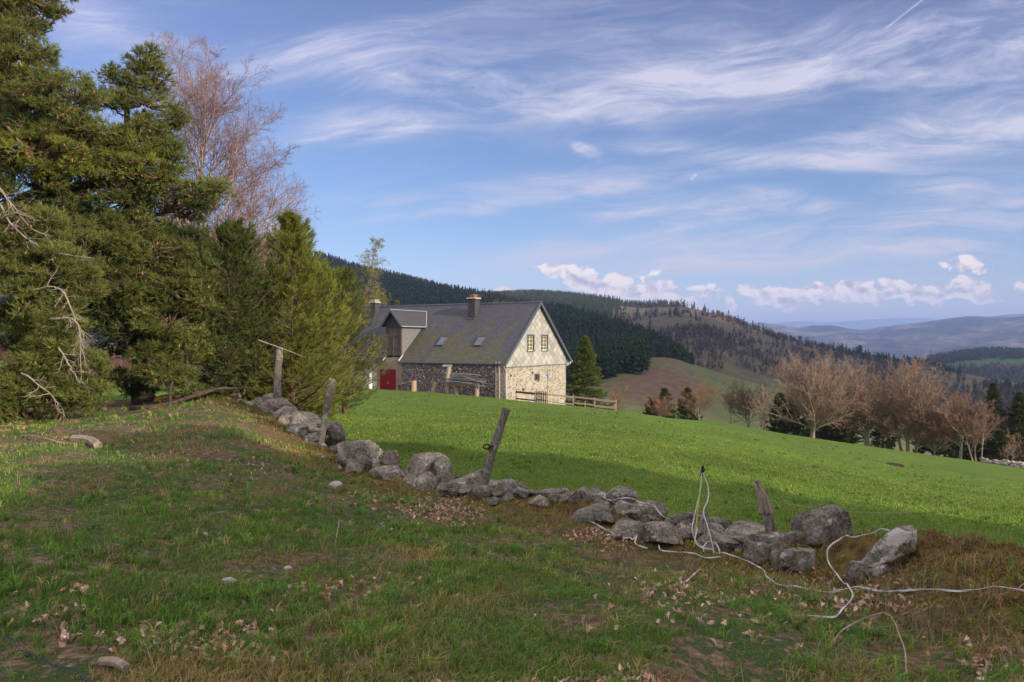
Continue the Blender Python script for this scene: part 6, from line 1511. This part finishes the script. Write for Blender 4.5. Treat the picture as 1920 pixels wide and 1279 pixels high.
# foreground turf
x, y, r = ground_pts(330000, 2.3, 26, -42, 40, .8, 11)
d, al = wd_(x, y); clump = fbm(x*2.2, y*2.2, 15, 4); bare = fbm(x*.8+4, y*.8, 88, 4)
k = (d < -.05) & (rng.random(len(x)) < np.clip((bare-.36)*7, .05, 1)*np.clip((clump-.22)*3,.15,1)) & ~((d > -.75) & (y < 14) & (rng.random(len(x)) < .8)) & (d > -40)
k &= ~((x < -2.5) & (y > 17.2) & (rng.random(len(x)) < .75))
x, y, r, clump, bare = x[k], y[k], r[k], clump[k], bare[k]; n = len(x)
dry = np.clip((fbm(x*.6, y*.6, 99, 3)-.58)*5+np.clip((y-7.5)/8,0,.7)*(fbm(x*1.1+3,y*1.1,47,3)>.42)+.9*np.clip((y-12)/2,0,1)*(x<-1.5)*(fbm(x*.7,y*.7,147,3)>.40)+rng.normal(0,.30,n), 0, 1)[:,None]  # straw dryness; far and left terms also paint warm sunlight into the colour
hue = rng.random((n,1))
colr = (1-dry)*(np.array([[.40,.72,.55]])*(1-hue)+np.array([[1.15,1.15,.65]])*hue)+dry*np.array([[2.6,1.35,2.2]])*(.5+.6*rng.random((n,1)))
L = rng.uniform(.022,.060,n)*(0.5+1.2*clump); W = .0038+.00042*r
tc_x, tc_y, tc_r = ground_pts(15000, 2.6, 22, -40, 38, .8, 111); d_, _a = wd_(tc_x, tc_y); gq = fbm(tc_x*.9+7, tc_y*.9, 121, 4)
k = (d_ < -.35) & (rng.random(len(tc_x)) < np.clip((gq-.38)*5,.04,1)) & ~((d_ > -1.3) & (tc_x > -2) & (rng.random(len(tc_x)) < .75)); tc_x, tc_y, tc_r, gq = tc_x[k], tc_y[k], tc_r[k], gq[k]
m2 = 13; nt_ = len(tc_x); rad_ = rng.uniform(.02,.06,(nt_,1)); aa = rng.random((nt_,m2))*6.283; tx = (tc_x[:,None]+np.cos(aa)*rad_*rng.random((nt_,m2))).ravel(); ty = (tc_y[:,None]+np.sin(aa)*rad_*rng.random((nt_,m2))).ravel()
tL = (rng.uniform(.05,.13,(nt_,1))*rng.uniform(.6,1.1,(nt_,m2))).ravel(); kd = rng.random((nt_,1)); tcol = np.where(kd < .62, np.array([[.75,1.05,.60]]), np.where(kd < .85, np.array([[1.25,1.25,.75]]), np.array([[2.3,1.35,2.3]])))*rng.uniform(.5,1.25,(nt_,1))
tufted = blades(tx, ty, tL, .0036+.00038*np.repeat(tc_r, m2), np.full(len(tx),.85), np.repeat(tcol, m2, 0)*rng.uniform(.75,1.25,(nt_*m2,1)), 21)
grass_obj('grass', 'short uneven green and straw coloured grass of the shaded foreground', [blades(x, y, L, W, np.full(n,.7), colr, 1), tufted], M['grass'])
# meadow beyond the wall
x, y, r = ground_pts(330000, 6, 62, -30, 44, .75, 12); d, al = wd_(x, y); k = (d > .25) & (rng.random(len(x)) < np.clip((60-r)/35,0,1)); x, y, r = x[k], y[k], r[k]; n = len(x)
pt = (fbm(x*.35, y*.35, 19, 4)*.5+fbm(x*.09+5, y*.09, 29, 3)*.5)[:,None]; pt = np.clip((pt-.5)*1.8+.5, 0, 1); hue = rng.random((n,1)); colr = (np.array([[.82,.90,.55]])*(1-hue)+np.array([[1.05,1.0,.6]])*hue)*(.45+1.0*pt); dr = (rng.random((n,1)) < .025+.10*(fbm(x*.5,y*.5,37,3)[:,None]>.6)); colr = np.where(dr, np.array([[2.3,1.3,1.8]]), colr)
L = rng.uniform(.025,.06,n)*(1+r*.004); W = .0055+.0007*r
mx_, my_, mr_ = ground_pts(5200, 7, 60, -28, 43, .7, 312); d_, _a = wd_(mx_, my_); gq = fbm(mx_*.22, my_*.22, 321, 3); k = (d_ > .5) & (rng.random(len(mx_)) < np.clip((gq-.45)*4,.03,1)); mx_, my_, mr_ = mx_[k], my_[k], mr_[k]
m2 = 11; nt_ = len(mx_); aa = rng.random((nt_,m2))*6.283; rd_ = rng.uniform(.03,.10,(nt_,1)); tx = (mx_[:,None]+np.cos(aa)*rd_*rng.random((nt_,m2))).ravel(); ty = (my_[:,None]+np.sin(aa)*rd_*rng.random((nt_,m2))).ravel()
kd = rng.random((nt_,1)); tcol = np.where(kd < .75, np.array([[.68,.85,.50]]), np.array([[1.1,1.05,.7]]))*rng.uniform(.7,1.2,(nt_,1))
mtuft = blades(tx, ty, (rng.uniform(.06,.13,(nt_,1))*rng.uniform(.6,1.1,(nt_,m2))).ravel(), .005+.0007*np.repeat(mr_, m2), np.full(len(tx),.8), np.repeat(tcol, m2, 0)*rng.uniform(.8,1.2,(nt_*m2,1)), 22)
grass_obj('meadow_grass', 'short bright green pasture grass beyond the tumbled wall', [blades(x, y, L, W, np.full(n,.6), colr, 2), mtuft], M['grass'])
# moss and heath on the bank
x, y, r = ground_pts(340000, 3.2, 24, -28, 72, .6, 13); d, al = wd_(x, y)
wd2 = np.interp(al,[0,9,12,15,18],[.9,.9,.75,1.25,1.3]); k = (d < .45) & (d > -wd2*1.15) & (rng.random(len(x)) < np.clip(1.3-np.abs(d+.2)/wd2,0,1)) & (fbm(x*1.4,y*1.4,55,3) > .33)
x, y, r = x[k], y[k], r[k]; n = len(x); a_ = fbm(x*2.5, y*2.5, 66, 4)[:,None]; hue = rng.random((n,1))
colr = np.where(a_ > .50, np.array([[1.15,1.4,.8]]), np.array([[.95,.78,.85]]))*(.5+.9*hue); gr = rng.random((n,1)) < .10; colr = np.where(gr, np.array([[.8,1.7,1.1]]), colr)
L = rng.uniform(.018,.06,n); W = .006+.0006*r
grass_obj('moss', 'brown orange moss and heath tufts covering the old wall bank', [blades(x, y, L, W, np.full(n,1.0), colr, 3)], M['moss'])
# dead straw tufts
cx, cy, cr = ground_pts(900, 3.6, 20, -38, 38, .8, 14); d, al = wd_(cx, cy); pb = np.where((d > -1.8) & (cy < 15), .85, .16)*(fbm(cx*.9,cy*.9,44,3) > .42); k = (d < .15) & (rng.random(len(cx)) < pb); cx, cy, cr = cx[k], cy[k], cr[k]
m_ = 22; n = len(cx)*m_; x = (cx[:,None]+rng.normal(0,.055,(len(cx),m_))).ravel(); y = (cy[:,None]+rng.normal(0,.055,(len(cx),m_))).ravel(); r = np.repeat(cr, m_)
colr = np.array([[1,.95,.9]])*(.35+.75*rng.random((n,1))); L = rng.uniform(.07,.21,n)
grass_obj('dry_grass', 'tufts of long pale dead grass at the foot of the wall', [blades(x, y, L, .0028+.0003*r, np.full(n,.9), colr, 4)], M['straw'])
# oak leaves
def leaf_field(n, seed, px0=None):
    r_ = np.random.default_rng(seed); X_ = []; 
    x, y, r = ground_pts(n, 3.0, 17, -38, 36, .75, seed); d, al = wd_(x, y); f_ = fbm(x*1.3, y*1.3, 23, 4)
    band = np.exp(-((d+.95)/.42)**2)*(y < 13.5)*(x > -3); pr = .045+.02*(f_ > .57)+band*np.clip((f_-.45)*7,0,1)*.6*(al < 14)
    k = (d < .0) & (r_.random(n) < pr); x, y = x[k], y[k]
    hx = []; hy = []
    for (px_, py_, sx, sy, m_) in [(830,965,75,22,210),(800,945,60,16,60),(1290,1110,90,28,110),(1130,1010,60,16,90),(1500,1105,140,30,110),(700,935,50,10,50),(150,1115,22,8,9),(400,1215,70,25,30),(1250,1160,170,45,10),(1450,1180,170,40,22),(1630,1140,90,12,50),(1850,1240,60,25,35),(640,1110,120,25,40),(360,1200,150,40,45),(470,870,60,18,40),(320,860,150,30,30),(100,1160,80,40,25)]:
        for _ in range(int(m_*2.1)):
            p = hit(r_.normal(px_, sx*.6), r_.normal(py_, sy*.6)); 
            if p.y < 25: hx.append(p.x); hy.append(p.y)
    return np.concatenate([x, hx]), np.concatenate([y, hy])
x, y = leaf_field(34000, 17); n = len(x)
out = np.array([(0,0),(.10,.16),(.05,.26),(.22,.30),(.14,.42),(.30,.56),(.16,.62),(.20,.80),(.06,.84),(0,1.0)])
loop = np.concatenate([out, out[1:-1][::-1]*np.array([-1,1])]); K = len(loop)           # 18-gon outline
sc = rng.uniform(.034,.066,n); az = rng.random(n)*6.283; tl = rng.normal(0,.65,n); cu = rng.uniform(-3.5,5.0,n); bk = rng.uniform(-1.5,1.5,n)
px_ = loop[None,:,0]*sc[:,None]*1.15; py_ = (loop[None,:,1]-.5)*sc[:,None]; pz = cu[:,None]*(loop[None,:,0]**2)*sc[:,None]*1.6+bk[:,None]*((loop[None,:,1]-.5)**2)*sc[:,None]*.8
# midrib row makes a fold
mid = np.stack([np.zeros((n,3)), (np.array([[.2,.5,.8]])-.5)*sc[:,None], np.zeros((n,3))-.0], -1)
ol = np.stack([px_, py_, pz], -1); V = np.concatenate([ol, mid], 1)
rl = rng.normal(0,.5,n)
def rot(V, a, i, j):
    c, s_ = np.cos(a)[:,None], np.sin(a)[:,None]; A_, B_ = V[...,i]*c-V[...,j]*s_, V[...,i]*s_+V[...,j]*c; V = V.copy(); V[...,i] = A_; V[...,j] = B_; return V
V = rot(V, rl, 0, 2); V = rot(V, tl, 1, 2); V = rot(V, az, 0, 1)
V += np.stack([x, y, GZ(x, y)+.012+rng.random(n)*.025], -1)[:,None]
# faces: halves folded along the rib nodes K,K+1,K+2
fr = []
h = len(out)
def tri_idx():
    T_ = []; ribs = [K, K, K, K, K+1, K+1, K+1, K+2, K+2, K+2]
    for i in range(h-1):
        a, b = i, i+1; T_.append((a, b, ribs[i]));
        if ribs[i] != ribs[i+1]: T_.append((b, ribs[i+1], ribs[i]))
    def mir(i): return i if i in (0, h-1) or i >= K else (K-i)
    return np.array(T_+[(mir(b), mir(a), mir(c)) for a, b, c in T_])
TI = tri_idx(); Ft = (np.arange(n)*(K+3))[:,None,None]+TI[None]
tn = (np.array([[1,.92,.9]])*(.55+.8*rng.random((n,1)))); orange = rng.random((n,1)) < .14; tn = np.where(orange, tn*np.array([[1.0,.72,.55]]), tn); pale = rng.random((n,1)) < .2; tn = np.where(pale, tn*1.35, tn); tn = tn*np.where(rng.random((n,1)) < .35, np.array([[.62,.52,.45]]), 1.0)
A = Acc(); A.add(V, Ft.reshape(-1,3), np.repeat(tn, K+3, 0)); tag(A.out('fallen_leaves', M['leaf'], None), 'curled dry oak leaves scattered and heaped along the old wall', 'leaves', kind='stuff')
# heath twigs and bramble shoots on the bank
bx, by, br_ = ground_pts(2600, 3.5, 16, -25, 42, .7, 77); d, al = wd_(bx, by); k = (d < .3) & (d > -1.4) & (fbm(bx*1.2,by*1.2,33,3) > .47); bx, by = bx[k], by[k]; n = len(bx)
st = np.stack([bx, by, GZ(bx, by)-.01], -1); P_, R_ = grow(st, np.stack([rng.normal(0,.6,n), rng.normal(0,.6,n), np.ones(n)], -1), rng.uniform(.08,.30,n), np.full(n,.0035), 6, .3, -.05, .4, .12)
A = Acc(); V, Fc = tubes(P_, R_, 3); A.add(V, Fc, np.repeat(np.array([[1.1,.8,.62]])*rng.uniform(.5,1.8,(n,1)), 36, 0)); tag(A.out('heath_twigs', M['twig'], None), 'thin dry twigs and bramble shoots standing in the moss bank', 'twigs', kind='stuff')

# ---------------------------------------------------------------- haze
m_ = bpy.data.materials.new('haze_mat'); m_.use_nodes = True; nt = m_.node_tree; nt.nodes.clear()
pv = nt.nodes.new('ShaderNodeVolumePrincipled'); pv.inputs['Color'].default_value = (.42,.56,1.0,1); pv.inputs['Density'].default_value = HAZE_D; pv.inputs['Anisotropy'].default_value = 0.0
oo = nt.nodes.new('ShaderNodeOutputMaterial'); nt.links.new(pv.outputs[0], oo.inputs['Volume'])
hb = MB().box(-34000,34000,-34000,34000,-420,440); ho = hb.out('haze', m_, None); tag(ho, kind='stuff')
